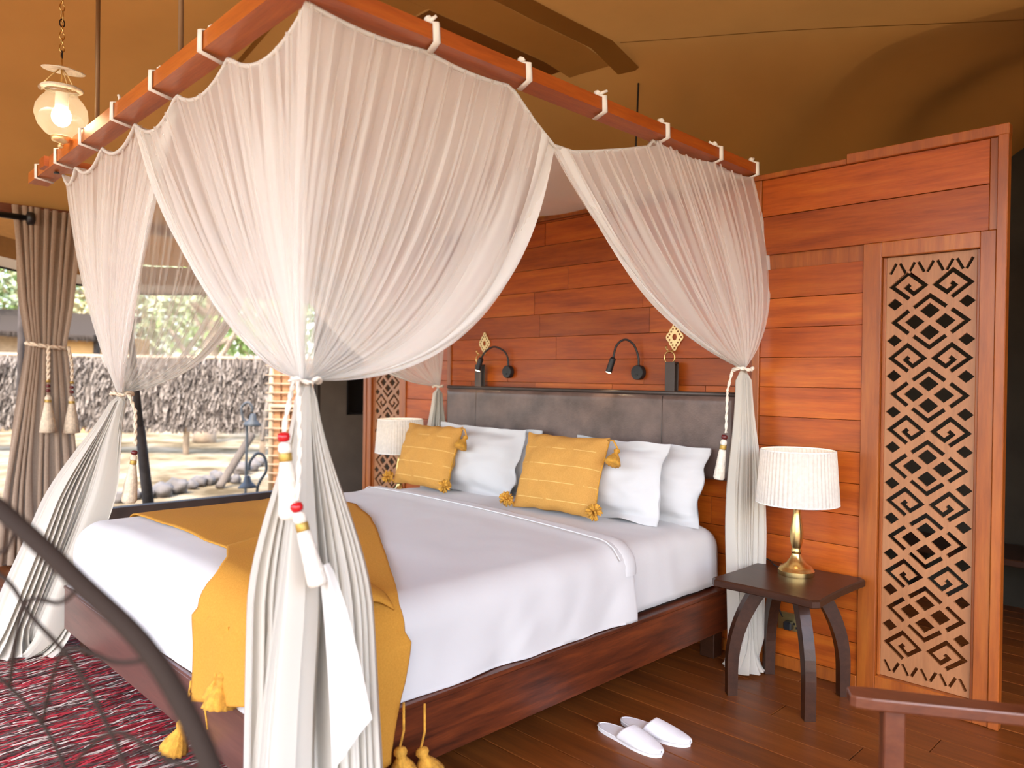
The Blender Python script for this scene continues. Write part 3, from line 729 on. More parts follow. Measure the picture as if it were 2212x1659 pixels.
net = thing('mosquito_net', (-3.05, 2.3, 0), 'white gauze mosquito net tied back at the four bed corners', 'net')
NX, NXL, NY, NYH = -1.90, -4.25, 1.075, 3.52
right_ties = [1.075, 1.47, 1.88, 2.72, 3.17, 3.53]
foot_ties = [-1.90, -2.40, -2.83, -3.25, -3.67, -4.06, -4.27]
def zt_foot(x): return lerp(2.44, 2.385, (x + 1.9) / (-2.4))
def edge_right(y):
    if 1.88 < y < 2.72:
        return interp([(1.88, 2.405), (1.98, 2.33), (2.09, 2.262), (2.2, 2.262), (2.36, 2.30), (2.55, 2.35), (2.72, 2.40)], y)
    for a, b in zip(right_ties, right_ties[1:]):
        if a <= y <= b: t = (y - a) / (b - a); return lerp(2.425, 2.42, t) - .16 * (b - a) * t * (1 - t) * 1.0
    return 2.42
def edge_left(y): return 2.40 - .04 * abs(math.sin((y - 1.0) * math.pi / .43)) - .10 * math.exp(-((y - 2.15) / .16) ** 2)
def edge_foot(x):
    for a, b in zip(foot_ties, foot_ties[1:]):
        if b <= x <= a:
            t = (x - a) / (b - a); sag = .085 if a > -2.0 else .065
            if a == -2.83: sag = .075
            return lerp(zt_foot(a), zt_foot(b), t) - sag * (1 - (2 * t - 1) ** 2) - .008
    return 2.38
def edge_head(x): return 2.425 - .01 * abs(math.sin((x + 4.25) * math.pi / .47))
def roof_fn(u, v):
    x = lerp(NXL, NX, u); y = lerp(NY, NYH, v)
    zx = lerp(edge_left(y), edge_right(y), u); zy = lerp(edge_foot(x), edge_head(x), v)
    wx = min(u, 1 - u); wy = min(v, 1 - v); k = wy / (wx + wy + 1e-5) if wx + wy > 0 else .5
    z = lerp(zy, zx, k) if (wx > 0 or wy > 0) else zx
    z -= .05 * 16 * u * (1 - u) * v * (1 - v)
    return Vector((x, y, z + .006 * nz(x * 4, y * 4, 1)))
obj('net_roof', MB().grid(roof_fn, 60, 60), 'net_roof', net, smooth=True)
def wing(T, G, C0, C1, Fc, Fdir, nf, amp, seed, Nrm, cp=1.4, tailw=.3, nu=None, hem=True, bulge=0.0, c_top=.7, c_mid=3.0, tail=True, Tm=None, nvt=26, nv=26, tail_amp=.05, drift=.07):
    """T(u): top edge point; strands run from T(u) to the tie point G, then fall to the floor around Fc"""
    nu = nu or nf * 12; G = Vector(G); C0 = Vector(C0); C1 = Vector(C1); Fc = Vector(Fc); Fdir = Vector(Fdir); Nrm = Vector(Nrm).normalized()
    side = Vector((-Nrm.y, Nrm.x, 0))
    def ph(u): return nf * u + 1.3 * nz(u * 3.1 + seed, seed, 0) + .55 * nz(u * 9.3, seed, 2) + .25 * nz(u * 23, seed, 5)
    def strand(u, t):
        c = C0.lerp(C1, max(0, u) ** cp); g = G + side * (.030 * (u - .5))
        return T(min(1, max(0, u))) * ((1 - t) ** 2) + c * (2 * t * (1 - t)) + g * (t * t)
    def fn(u, v):
        q = 2 * math.pi * ph(u)
        if v <= 1:
            t = v; k_ = .25 + 8.0 * nz(ph(u) * .41, seed * 3, 7) ** 2 + .6 * abs(nz(u * 31, seed, 3)); c = lerp(c_top, c_mid, sm(0, .45, t)) * (1 - .25 * t) * k_
            ue = u + c / (2 * math.pi * nf) * math.sin(q) * (1 if 0.02 < u < .98 else 0)
            p = strand(ue, t)
            a = amp * (.35 + sm(0, .3, t)) * (1 - .72 * t * t) * (.35 + min(1.2, k_) * .7)
            p += Nrm * (a * math.cos(q + .6 * nz(u * 4, t * 2.5, seed + 1)) + bulge * math.sin(math.pi * t))
            return p
        t = v - 1
        g = G + side * (.045 * (u - .5))
        w_ = sm(0, .45, t) * .75 + .25 * t
        ue = (u - .5) + 1.2 / (2 * math.pi * nf) * math.sin(q)
        f0 = G.lerp(Fc, t); 
        p = f0 + Fdir * (ue * (.05 + tailw * w_)) 
        p.z = lerp(G.z, Fc.z, t)
        a = .018 + tail_amp * .8 * sm(0, .5, t)
        p += Nrm * (a * math.cos(q) * (1 + .5 * nz(u * 5, t * 1.5, seed)) + drift * nz(u * 2.2, t * 1.2, seed + 4) * sm(.1, .6, t))
        if t > .9 and Fc.z < .05:   # puddling on the floor
            k = (t - .9) / .1; od = Vector((math.cos(u * 7 + seed), math.sin(u * 7 + seed), 0))
            p += od * (.075 * k * (1 + .5 * nz(u * 6, seed, 3))) + Nrm * (-.6 * a * math.cos(q) * k); p.z = max(.006, lerp(p.z, .012 + .045 * (1 - k) + .018 * abs(nz(u * 9, k * 2, seed)), k))
        return p
    m = MB().grid(lambda u, v: fn(u, v), nu, nv)
    rs = random.Random(int(seed * 10)); uk = .02
    while uk < .95:     # pleats pressed flat: extra layers of cloth along the strands
        wk = rs.uniform(.006, .020); ph_ = rs.uniform(0, 6)
        for lay in ((.007, -.007) if rs.random() < .6 else (.007,)):
            def pf(a, t, uk=uk, wk=wk, lay=lay, ph_=ph_):
                uu = uk + (a - .5) * wk * (.25 + .75 * sm(0, .2, t)) + .004 * math.sin(3 * t + ph_)
                return strand(uu, t) + Nrm * (lay + .006 * math.cos(a * 6.28) + bulge * math.sin(math.pi * t) + .004 * math.sin(5 * t + ph_))
            m.add(*(lambda g: (g.v, g.f))(MB().grid(pf, 3, 22)))
        uk += wk + rs.uniform(.012, .055)
    o = obj('net_curtain', m, 'net', net, smooth=True)
    if tail:
        obj('net_tail', MB().grid(lambda u, v: fn(u, 1 + v), nu, nvt), 'net_dense', o, smooth=True)
    if hem:
        def hf(u, v):
            uu = lerp(.93, 1.0, u); p = strand(uu, v) + Nrm * (.012 * math.sin(v * 9 + u * 6) + bulge * math.sin(math.pi * v)); return p
        obj('net_hem', MB().grid(hf, 6, 40), 'net_hem', o, smooth=True)
    return o
GFR = (-1.862, 1.058, 1.385); FFR = (-1.755, 1.04, -.0)
# right side of the bed
wing(lambda u: Vector((NX, lerp(1.06, 2.10, u), edge_right(lerp(1.075, 2.10, u)))), GFR, (-1.88, 1.0, 1.75), (-1.88, 1.84, 1.36), FFR, (.62, .72, 0), 15, .016, 1.0, (1, -.12, 0), 1.25, .36)
wing(lambda u: Vector((lerp(-1.86, NX, u), lerp(3.535, 2.07, u), edge_right(lerp(3.53, 2.07, u)))), (-1.835, 3.42, 1.455), (-1.72, 3.66, 1.75), (-1.85, 2.55, 1.62), (-1.775, 3.37, .0), (.70, .70, 0), 13, .016, 2.0, (1, .1, 0), 1.1, .07, tail_amp=.022, drift=.03)
# foot of the bed
wing(lambda u: Vector((lerp(-1.885, -3.27, u), NY, edge_foot(lerp(-1.9, -3.27, u)))), GFR, (-1.93, 1.06, 1.75), (-2.42, 1.03, 1.44), (-1.90, .985, .0), (.80, -.25, 0), 16, .016, 3.0, (-.1, -1, 0), 1.2, .40)
GFL = (-4.27, 1.355, 1.288)
wing(lambda u: Vector((lerp(-4.27, -2.83, u), NY + .012, edge_foot(lerp(-4.27, -2.83, u)))), GFL, (-4.37, 1.20, 1.72), (-3.42, 1.07, 1.48), (-4.33, .90, .0), (.8, .6, 0), 16, .015, 4.0, (0, -1, 0), 1.15, .30, tail_amp=.04)
# left side of the bed
wing(lambda u: Vector((NXL, lerp(1.09, 2.15, u), edge_left(lerp(1.09, 2.15, u)))), GFL, (-4.29, 1.22, 1.75), (-4.28, 1.98, 1.35), (-4.30, .93, .0), (.5, .85, 0), 13, .016, 5.0, (-1, 0, 0), 1.1, .30, tail_amp=.04)
wing(lambda u: Vector((NXL, lerp(3.53, 2.13, u), edge_left(lerp(3.53, 2.13, u)))), (-4.245, 3.47, 1.33), (-4.23, 3.55, 1.75), (-4.30, 2.72, 1.36), (-4.24, 3.42, .0), (.35, .9, 0), 12, .015, 6.0, (-1, .1, 0), 1.1, .18, tail_amp=.03)
# ties around the beams
def tie_loop(y=None, x=None, z=2.43, seed=0):
    rnd = random.Random(seed)
    if y is not None:   # side beam, outer face x=-1.835, wraps to net at NX
        path = [(-1.90, y + .03, z - .012), (-1.829, y + .005, z - .006), (-1.828, y, z + .052), (-1.86, y - .005, z + .062)]
        w_ = (0, 1)
    else:
        path = [(x - .02, NY, z - .014), (x, .993, z - .006), (x + .004, .992, z + .060), (x + .005, 1.03, z + .068)]
    mb = MB().tube(path, .0125, 6, flat=(1, .35)); 
    k = Vector(path[-1]); mb.sphere(k + Vector((0, 0, .008)), .014, 8, 6, (1, 1, .8), .3, seed)
    mb.tube([k, k + Vector((rnd.uniform(-.03, .03), rnd.uniform(-.03, .03), .018))], [.009, .005], 5)
    return mb
for i, y in enumerate((1.47, 1.88, 2.30, 2.73, 3.17, 3.52)): obj('tie', tie_loop(y=y, z=2.432, seed=i), 'net_tape', net, smooth=True)
for i, x in enumerate(foot_ties[1:] + [-1.80]):
    xx = x - .03 if x < -1.85 else -1.80
    if i == len(foot_ties) - 2: xx = -4.44
    obj('tie', tie_loop(x=xx, z=lerp(2.448, 2.383, (-1.73 - xx) / 2.89), seed=20 + i), 'net_tape', net, smooth=True)
# white tape along the top edges of the net
def tape(fn, n=70): return MB().tube([fn(i / n) for i in range(n + 1)], .008, 6)
obj('net_edge', tape(lambda u: Vector((NX, lerp(1.075, 3.53, u), edge_right(lerp(1.075, 3.53, u))))), 'net_hem', net, smooth=True)
obj('net_edge', tape(lambda u: Vector((lerp(-1.90, -4.27, u), NY, edge_foot(lerp(-1.90, -4.27, u))))), 'net_hem', net, smooth=True)

F3_ = Vector((-.70898, .70516, 0)); R3_ = Vector((.70516, .70898, 0))
# ---- rope tie-backs
def braid(path, r=.011):
    P = [Vector(p) for p in path]; mb = MB(); n = len(P)
    fine = []
    for a, b in zip(P, P[1:]):
        k = max(2, int((b - a).length / .012)); fine += [a.lerp(b, i / k) for i in range(k)]
    fine.append(P[-1])
    for s in (0, 1):
        pts = []
        for i, p in enumerate(fine):
            t = (fine[min(i + 1, len(fine) - 1)] - fine[max(i - 1, 0)]).normalized(); q = t.cross(Vector((0, 0, 1)))
            if q.length < .1: q = t.cross(Vector((1, 0, 0)))
            q.normalize(); b = t.cross(q); an = i * .9 + s * math.pi
            pts.append(p + (q * math.cos(an) + b * math.sin(an)) * r * .5)
        mb.tube(pts, r * .62, 6)
    return mb
def long_tassel(t, top, tip, L=.17, r=.028, bead='bead', mat='rope_white'):
    top, tip = Vector(top), Vector(tip); d = (tip - top).normalized()
    q = d.to_track_quat('-Z', 'Y').to_matrix().to_4x4(); q.translation = top
    bd = obj('bead', MB().lathe([(.004, .012), (.014, .009), (.0165, 0), (.014, -.010), (.004, -.013)], (0, 0, 0), 14, None, q), bead, t, smooth=True)
    obj('tassel_neck', MB().lathe([(.009, -.013), (.015, -.020), (.0165, -.032), (.012, -.043)], (0, 0, 0), 12, None, q), mat, t, smooth=True)
    obj('gold_band', MB().lathe([(.0155, -.041), (.0165, -.043), (.0165, -.060), (.0155, -.062)], (0, 0, 0), 16, None, q), 'gold_band', t, smooth=True)
    obj('tassel_skirt', MB().lathe([(.014, -.061), (.017, -.075), (r * .8, -.061 - L * .45), (r, -.061 - L * .93), (r * .8, -.061 - L)], (0, 0, 0), 30, .07, q), mat, t, smooth=True)
t = thing('curtain_tie', (-1.84, 1.0, 1.02), 'cream rope tie with two red-beaded tassels on the net nearest the camera', 'tie-back', 'rope tie-backs on the bed net')
ring = [(GFR[0] + .040 * math.cos(a * R(20)), GFR[1] + .040 * math.sin(a * R(20)), GFR[2] + .006 * math.sin(a)) for a in range(19)]
obj('rope', braid(ring, .006), 'rope_white', t, smooth=True)
obj('cord', braid([(-1.850, 1.018, 1.385), (-1.775, .965, 1.34), (-1.762, .945, 1.28), (-1.756, .940, 1.255)], .0065), 'rope_white', t, smooth=True)
obj('cord', braid([(-1.835, 1.02, 1.385), (-1.765, .985, 1.34), (-1.735, .972, 1.20), (-1.714, .955, 1.085)], .0065), 'rope_white', t, smooth=True)
long_tassel(t, (-1.755, .938, 1.243), (-1.735, .952, 1.0), .145, .027)
long_tassel(t, (-1.712, .952, 1.070), (-1.655, .985, .87), .140, .024)
nf_ = obj('net_flap', MB().grid(lambda u, v: F3_ * (1.885 + .012 * math.sin(u * 7 + v * 3)) + R3_ * lerp(lerp(-.478, -.452, u), lerp(-.437, -.337, u), v ** .8) + Vector((0, 0, lerp(.93, lerp(.41, .545, u), v))), 14, 20), 'net_hem', net, smooth=True)
t = thing('curtain_tie', (-4.2, 1.33, .98), 'cream rope tie with a dark bead on the net at the far foot corner', 'tie-back', 'rope tie-backs on the bed net')
ring = [(GFL[0] + .05 * math.cos(a * R(20)), GFL[1] + .05 * math.sin(a * R(20)), GFL[2] + .006 * math.sin(a)) for a in range(19)]
obj('rope', braid(ring, .010), 'rope', t, smooth=True)
obj('cord', braid([(-4.21, 1.37, 1.285), (-4.17, 1.39, 1.2), (-4.165, 1.39, 1.02)], .009), 'rope', t, smooth=True)
long_tassel(t, (-4.165, 1.385, .985), (-4.175, 1.36, .7), .20, .036, 'bead_dark', 'rope')
t = thing('curtain_tie', (-1.88, 3.40, .95), 'cream rope tie on the net between headboard and pleated lamp', 'tie-back', 'rope tie-backs on the bed net')
ring = [(-1.835 + .045 * math.cos(a * R(20)), 3.42 + .045 * math.sin(a * R(20)), 1.455 + .005 * math.sin(a)) for a in range(19)]
obj('rope', braid(ring, .009), 'rope_white', t, smooth=True)
obj('cord', braid([(-1.875, 3.39, 1.45), (-1.895, 3.38, 1.35), (-1.90, 3.38, 1.14)], .007), 'rope_white', t, smooth=True)
long_tassel(t, (-1.905, 3.375, 1.12), (-1.925, 3.36, .9), .15, .026, 'bead_dark')
t = thing('curtain_tie', (-4.245, 3.46, 1.25), 'cream rope tie on the net beside the far table lamp', 'tie-back', 'rope tie-backs on the bed net')
ring = [(-4.245 + .035 * math.cos(a * R(20)), 3.47 + .035 * math.sin(a * R(20)), 1.33 + .005 * math.sin(a)) for a in range(19)]
obj('rope', braid(ring, .008), 'rope_white', t, smooth=True)

# ================================================================ NIGHT TABLES, LAMPS
def sweep_rect(path, wds, nrm):
    """rectangular leg swept along path; nrm = horizontal thickness direction"""
    mb = MB(); V = []; nrm = Vector(nrm).normalized()
    for i, p in enumerate(path):
        p = Vector(p); t = (Vector(path[min(i + 1, len(path) - 1)]) - Vector(path[max(i - 1, 0)])).normalized(); b = t.cross(nrm).normalized(); a, c = wds[i]
        V += [p + nrm * a / 2 + b * c / 2, p - nrm * a / 2 + b * c / 2, p - nrm * a / 2 - b * c / 2, p + nrm * a / 2 - b * c / 2]
    F = [(0, 1, 2, 3), tuple(len(V) - 4 + k for k in (3, 2, 1, 0))]
    for i in range(len(path) - 1):
        for k in range(4): F.append((i * 4 + k, i * 4 + (k + 1) % 4, i * 4 + 4 + (k + 1) % 4, i * 4 + 4 + k))
    return mb.add(V, F)
def night_table(cx, cy, label):
    t = thing('night_table', (cx, cy, 0), label, 'table', 'dark wooden night tables beside the bed')
    hw, hd = .245, .265; poly = []
    for s in range(4):
        c = [(hw, -hd), (hw, hd), (-hw, hd), (-hw, -hd)]; p0, p1 = Vector(c[s]), Vector(c[(s + 1) % 4]); d = (p1 - p0); n = Vector((d.y, -d.x)).normalized()
        for k in range(10):
            f = (k + .5) / 10; poly.append(p0 + d * f - n * (.012 * (1 - (2 * f - 1) ** 2) - .012) * 1.0 - n * .012)
        # small corner rounding comes from half-step sampling
    poly = [(p.x, p.y) for p in poly]
    inner = [(x * .975, y * .975) for x, y in poly]
    mb = MB(); n = len(poly)
    rings = [(inner, .485), (poly, .490), (poly, .514), (inner, .520)]
    V = [Vector((x, y, z)) for pl, z in rings for x, y in pl]; F = [tuple(range(n - 1, -1, -1)), tuple(3 * n + k for k in range(n))]
    for i in range(3):
        for k in range(n): F.append((i * n + k, i * n + (k + 1) % n, (i + 1) * n + (k + 1) % n, (i + 1) * n + k))
    mb.add(V, F); obj('table_top', mb, 'dark_wood', t, local=True, smooth=True, auto=30)
    for sx in (-1, 1):
        for sy in (-1, 1):
            path = []; wd = []
            for k in range(13):
                s = k / 12; z = .486 * s
                inw = 0 if s < .25 else ((s - .25) / .75) ** 2.1
                path.append((sx * lerp(.175, .085, inw), sy * lerp(.178, .088, inw), z)); wd.append((.046, lerp(.042, .062, s)))
            obj('leg', sweep_rect(path, wd, (-sy, sx, 0)), 'dark_wood', t, local=True)
    obj('apron', MB().box((-.11, -.11, .452), (.11, .11, .487), bev=.004), 'dark_wood', t, local=True)
    return t
night_table(-1.513, 3.262, 'dark wooden night table with curved legs by the carved panel')
night_table(-4.56, 3.262, 'dark wooden night table half hidden behind the bed')
def table_lamp(cx, cy, label, power):
    t = thing('table_lamp', (cx, cy, .520), label, 'lamp', 'brass table lamps on the night tables')
    obj('base', MB().lathe([(.002, 0), (.078, 0), (.079, .006), (.079, .022), (.073, .028), (.070, .036), (.060, .042), (.043, .054), (.028, .076), (.021, .092), (.020, .098)], (0, 0, 0), 40), 'brass', t, smooth=True, local=True, auto=40)
    obj('stem', MB().lathe([(.020, .097), (.022, .104), (.024, .112), (.019, .120), (.021, .125), (.027, .150), (.030, .175), (.029, .20), (.023, .24), (.018, .275), (.0165, .30), (.019, .305), (.017, .315), (.012, .32)], (0, 0, 0), 32), 'brass', t, smooth=True, local=True)
    def sh(u, v):
        n = 56; k = u * n; fr = .5 + .5 * math.cos(2 * math.pi * k); r = lerp(.176, .158, v) + .0055 * fr
        an = 2 * math.pi * u; return Vector((r * math.cos(an), r * math.sin(an), lerp(.325, .568, v)))
    s = obj('shade', MB().grid(sh, 56 * 5, 4), 'shade', t, smooth=True, local=True)
    for z, r in ((.328, .178), (.566, .160)):
        obj('trim_ring', MB().tube([(r * math.cos(a * R(6)), r * math.sin(a * R(6)), z) for a in range(60)], .0035, 6, closed=True), 'net_tape', s, smooth=True, local=True)
    for a in (0, 120, 240):
        obj('spoke', MB().tube([(0, 0, .50), (.16 * math.cos(R(a)), .16 * math.sin(R(a)), .535)], .0025, 5), 'brass', s, local=True)
    obj('bulb', MB().sphere((0, 0, .43), .028, 14, 10, (1, 1, 1.25)), 'bulb_soft', t, smooth=True, local=True)
    ld = bpy.data.lights.new('bulb_light', 'POINT'); ld.energy = power; ld.color = (1, .70, .40); ld.shadow_soft_size = .03
    lo = bpy.data.objects.new('bulb_light', ld); col.objects.link(lo); lo.parent = t; lo.location = (0, 0, .475)
    return t
tl = table_lamp(-1.520, 3.350, 'brass table lamp with pleated shade beside the carved panel', .35)
obj('power_cord', MB().tube([(-1.60, 3.375, .526), (-1.66, 3.42, .527), (-1.70, 3.46, .535), (-1.735, 3.47, .54), (-1.755, 3.49, .51), (-1.76, 3.53, .40), (-1.70, 3.545, .30), (-1.67, 3.54, .25)], .0035, 6), 'black', tl, smooth=True)
table_lamp(-4.46, 3.30, 'brass table lamp with pale shade behind the far cushion', .45)
# reading lamps
for i, (x, hx, hz) in enumerate(((-3.60, -3.775, 1.470), (-2.545, -2.665, 1.462))):
    t = thing('reading_lamp', (x, YW, 1.40), 'small black gooseneck reading lamp on the wall %s' % ('beside the far brass ornament' if i == 0 else 'beside the near brass ornament'), 'lamp', 'black gooseneck reading lamps')
    obj('wall_base', MB().lathe([(.038, 0), (.042, .003), (.042, .030), (.039, .034)], (0, 0, 0), 28, None, Matrix.Translation((x, YW - .001, 1.437)) @ Matrix.Rotation(R(90), 4, 'X')), 'black', t, smooth=True, auto=40)
    obj('switch', MB().box((x - .008, YW - .041, 1.417), (x + .008, YW - .034, 1.427), bev=.002), 'black', t)
    zc = 1.575 + (.02 if i else 0)
    path = [Vector((x + .004, YW - .02, 1.47)), Vector((x + .004, YW - .022, 1.485)), Vector((x + .002, YW - .025, 1.53)), Vector((x - .020, YW - .04, zc)), Vector((lerp(x, hx, .45), YW - .075, zc + .028)), Vector((lerp(x, hx, .78), YW - .10, zc - .005)), Vector((hx + .014, YW - .115, hz + .055))]
    sp = []
    for k in range(len(path) - 1):
        p0, p1, p2, p3 = path[max(k - 1, 0)], path[k], path[k + 1], path[min(k + 2, len(path) - 1)]
        for q in range(6):
            s = q / 6; sp.append(.5 * ((2 * p1) + (p2 - p0) * s + (2 * p0 - 5 * p1 + 4 * p2 - p3) * s * s + (3 * p1 - p0 - 3 * p2 + p3) * s ** 3))
    sp.append(path[-1])
    obj('gooseneck', MB().tube(sp, .0062, 8), 'black', t, smooth=True)
    a = Vector((hx + .016, YW - .115, hz + .06)); b = Vector((hx - .012, YW - .122, hz - .025))
    hd_ = obj('lamp_head', MB().tube([a, a.lerp(b, .06), a.lerp(b, .1), b], [.010, .014, .0175, .0185], 18), 'black', t, smooth=True, auto=40)
    d = (b - a).normalized(); obj('lens', MB().tube([b + d * .0005, b + d * .002], .0150, 16), 'led', hd_)
    ld = bpy.data.lights.new('reading_light', 'SPOT'); ld.energy = .35; ld.color = (1, .78, .5); ld.spot_size = R(70); ld.shadow_soft_size = .012
    lo = bpy.data.objects.new('reading_light', ld); col.objects.link(lo); lo.parent = t; lo.location = b + d * .01 - WL[t.name]; lo.rotation_euler = d.to_track_quat('-Z', 'Y').to_euler()
# wall socket under the table
t = thing('wall_socket', (-1.64, YW, .19), 'brass wall socket plate behind the legs of the night table', 'socket')
obj('plate', MB().box((-1.70, YW - .012, .19), (-1.585, YW - .0005, .275), bev=.003), 'socket_brass', t)
obj('switch', MB().box((-1.692, YW - .016, .245), (-1.675, YW - .011, .262), bev=.001), 'socket_brass', t)
obj('plug', MB().box((-1.655, YW - .05, .200), (-1.615, YW - .011, .240), bev=.006), 'black', t)
obj('outlet', MB().box((-1.607, YW - .0145, .205), (-1.600, YW - .0115, .215)).box((-1.617, YW - .0145, .222), (-1.611, YW - .0115, .232)).box((-1.598, YW - .0145, .222), (-1.592, YW - .0115, .232)), 'black', t)

# ================================================================ SLIPPERS
def slipper(heel, toe, mirror, label):
    heel, toe = Vector(heel), Vector(toe); d = toe - heel; L = d.length; yaw = math.atan2(d.y, d.x)
    t = thing('slipper', (heel.x, heel.y, 0), label, 'slipper', 'white towelling slippers on the floor', rot=yaw); WL[t.name] = Vector((0, 0, 0))
    def wv(s): return .048 * max(0, 1 - abs(2 * s - 1) ** 3.0) ** .5 * (.86 + .18 * sm(.3, .75, s))
    n = 30; out = []
    for k in range(n + 1): s = k / n; out.append((s * L, wv(s) + .006 * math.sin(math.pi * s) * mirror))
    for k in range(n, -1, -1): s = k / n; out.append((s * L, -wv(s) + .006 * math.sin(math.pi * s) * mirror))
    obj('sole', MB().prism([(x, y) for x, y in out], 0, .013), 'slipper', t, local=True)
    obj('sole_edge', MB().tube([(x, y, .0145) for x, y in out], .0032, 6), 'slipper', t, local=True, smooth=True)
    obj('insole', MB().prism([(L / 2 + (x - L / 2) * .95, y * .9) for x, y in out], .012, .0165), 'slipper', t, local=True)
    def up(u, v):
        s = lerp(.40 + .10 * math.sin(math.pi * v), .998, u); h = .046 * (1 - sm(.42, 1.04, s) * .80); an = math.pi * v
        return Vector((s * L + 0, wv(s) * 1.02 * math.cos(an) + .006 * math.sin(math.pi * s) * mirror, .014 + h * max(0, math.sin(an)) ** .75))
    obj('upper', MB().grid(up, 24, 20), 'slipper', t, local=True, smooth=True, solid=.004)
slipper((-1.893, 2.400, 0), (-1.578, 2.375, 0), 1, 'white slipper of the pair, the one nearer the camera')
slipper((-1.860, 2.505, 0), (-1.548, 2.525, 0), -1, 'white slipper of the pair, the one nearer the night table')

# ================================================================ RUG
rg = thing('rug', (-3.6, .3, 0), 'red, brown and beige streaky woven rug under the bed foot', 'rug')
def rugf(u, v):
    x = lerp(-5.0, -1.9, u); y = lerp(-1.2, 1.30, v); return Vector((x, y, .010 + .004 * nz(x * 9, y * 2, 1)))
obj('woven_base', MB().grid(rugf, 90, 60), 'rug', rg, smooth=True, solid=.009)
for nm, mt_, cnt, sd_ in (('yarn_red', 'yarn_red', 1700, 1), ('yarn_brown', 'yarn_brown', 1700, 2), ('yarn_beige', 'yarn_beige', 1300, 3)):
    rnd = random.Random(sd_); mb = MB()
    for k in range(cnt):
        x = rnd.uniform(-4.98, -1.95); y = rnd.uniform(-.6, 1.2); L = rnd.uniform(.06, .26); a = R(90 + rnd.gauss(0, 9)); wd = rnd.uniform(.0025, .0055)
        dx, dy = math.cos(a) * L / 2, math.sin(a) * L / 2; px, py = -math.sin(a) * wd, math.cos(a) * wd; z = .015 + rnd.uniform(0, .004)
        mb.add([(x - dx - px, y - dy - py, z - .004), (x - dx + px, y - dy + py, z - .004), (x + px, y + py, z + .004), (x - px, y - py, z + .004), (x + dx + px, y + dy + py, z - .004), (x + dx - px, y + dy - py, z - .004)], [(0, 3, 2, 1), (3, 5, 4, 2)])
    o = obj(nm, mb, mt_, rg); o['kind'] = 'stuff'

# ================================================================ LANTERN
LX, LY, LZ = -3.84, .957, 2.545
pl = thing('pendant_lantern', (LX, LY, LZ - .17), 'glass bell-jar lantern with lit bulb hanging from a chain', 'lantern')
Lm = Matrix.Translation((LX, LY, LZ)) @ Matrix.Rotation(R(4), 4, 'Y')
obj('glass_globe', MB().lathe([(.035, -.098), (.060, -.085), (.092, -.050), (.107, -.005), (.102, .035), (.085, .065), (.066, .085), (.062, .100), (.070, .112)], (0, 0, 0), 36, None, Lm, cap=False), 'glass', pl, smooth=True)
obj('rim', MB().lathe([(.068, .106), (.080, .110), (.086, .117), (.080, .123), (.066, .120), (.060, .112)], (0, 0, 0), 32, None, Lm, cap=False), 'rope_white', pl, smooth=True)
obj('bottom_cap', MB().lathe([(.004, -.145), (.010, -.142), (.012, -.132), (.006, -.126), (.012, -.122), (.034, -.116), (.038, -.108), (.040, -.092), (.034, -.090)], (0, 0, 0), 24, None, Lm), 'brass_pale', pl, smooth=True)
obj('bulb_holder', MB().lathe([(.010, .100), (.026, .098), (.027, .040), (.022, .030)], (0, 0, 0), 20, None, Lm), 'net_tape', pl, smooth=True)
obj('bulb', MB().sphere((LX, LY, LZ - .005), .040, 16, 12, (1, 1, 1.15)), 'bulb', pl, smooth=True)
obj('smoke_bell', MB().lathe([(.004, .200), (.03, .202), (.085, .190), (.087, .193), (.03, .207), (.004, .208)], (0, 0, 0), 32, None, Matrix.Translation((LX, LY, LZ)) @ Matrix.Rotation(R(9), 4, 'Y')), 'rope_white', pl, smooth=True)
for a in (20, 140, 260):
    c0 = Vector((LX + .078 * math.cos(R(a)), LY + .078 * math.sin(R(a)), LZ + .118)); c1 = Vector((LX, LY, LZ + .215))
    h = obj('hanger', MB().sphere(c0 + Vector((0, 0, -.008)), .014, 8, 6), 'glass', pl, smooth=True)
    obj('hanger_chain', MB().tube([c0, c0.lerp(c1, .5) + Vector((.01 * math.cos(R(a)), .01 * math.sin(R(a)), -.008)), c1], .0028, 5), 'brass_pale', h, smooth=True)
obj('centre_rod', MB().tube([(LX, LY, LZ + .10), (LX, LY, LZ + .26)], .004, 6), 'brass', pl)
zc = LZ + .27; k = 0; ztop = ceil_pt(LX, LY).z
link = None
while zc < ztop:
    a = R(90) * (k % 2); rr = .010 if k != 6 else .018; hh = .017 if k != 6 else .026
    pts = [(LX + rr * math.cos(q * R(30)) * math.cos(a), LY + rr * math.cos(q * R(30)) * math.sin(a), zc + hh * math.sin(q * R(30))) for q in range(12)]
    obj('chain_link', MB().tube(pts, .0028, 5, closed=True), 'brass' if k % 5 else 'wire_brown', pl, smooth=True); zc += hh * 1.65; k += 1
ld = bpy.data.lights.new('lantern_light', 'POINT'); ld.energy = 1.3; ld.color = (1, .68, .36); ld.shadow_soft_size = .04
lo = bpy.data.objects.new('lantern_light', ld); col.objects.link(lo); lo.parent = pl; lo.location = Vector((LX, LY, LZ - .005)) - WL[pl.name]

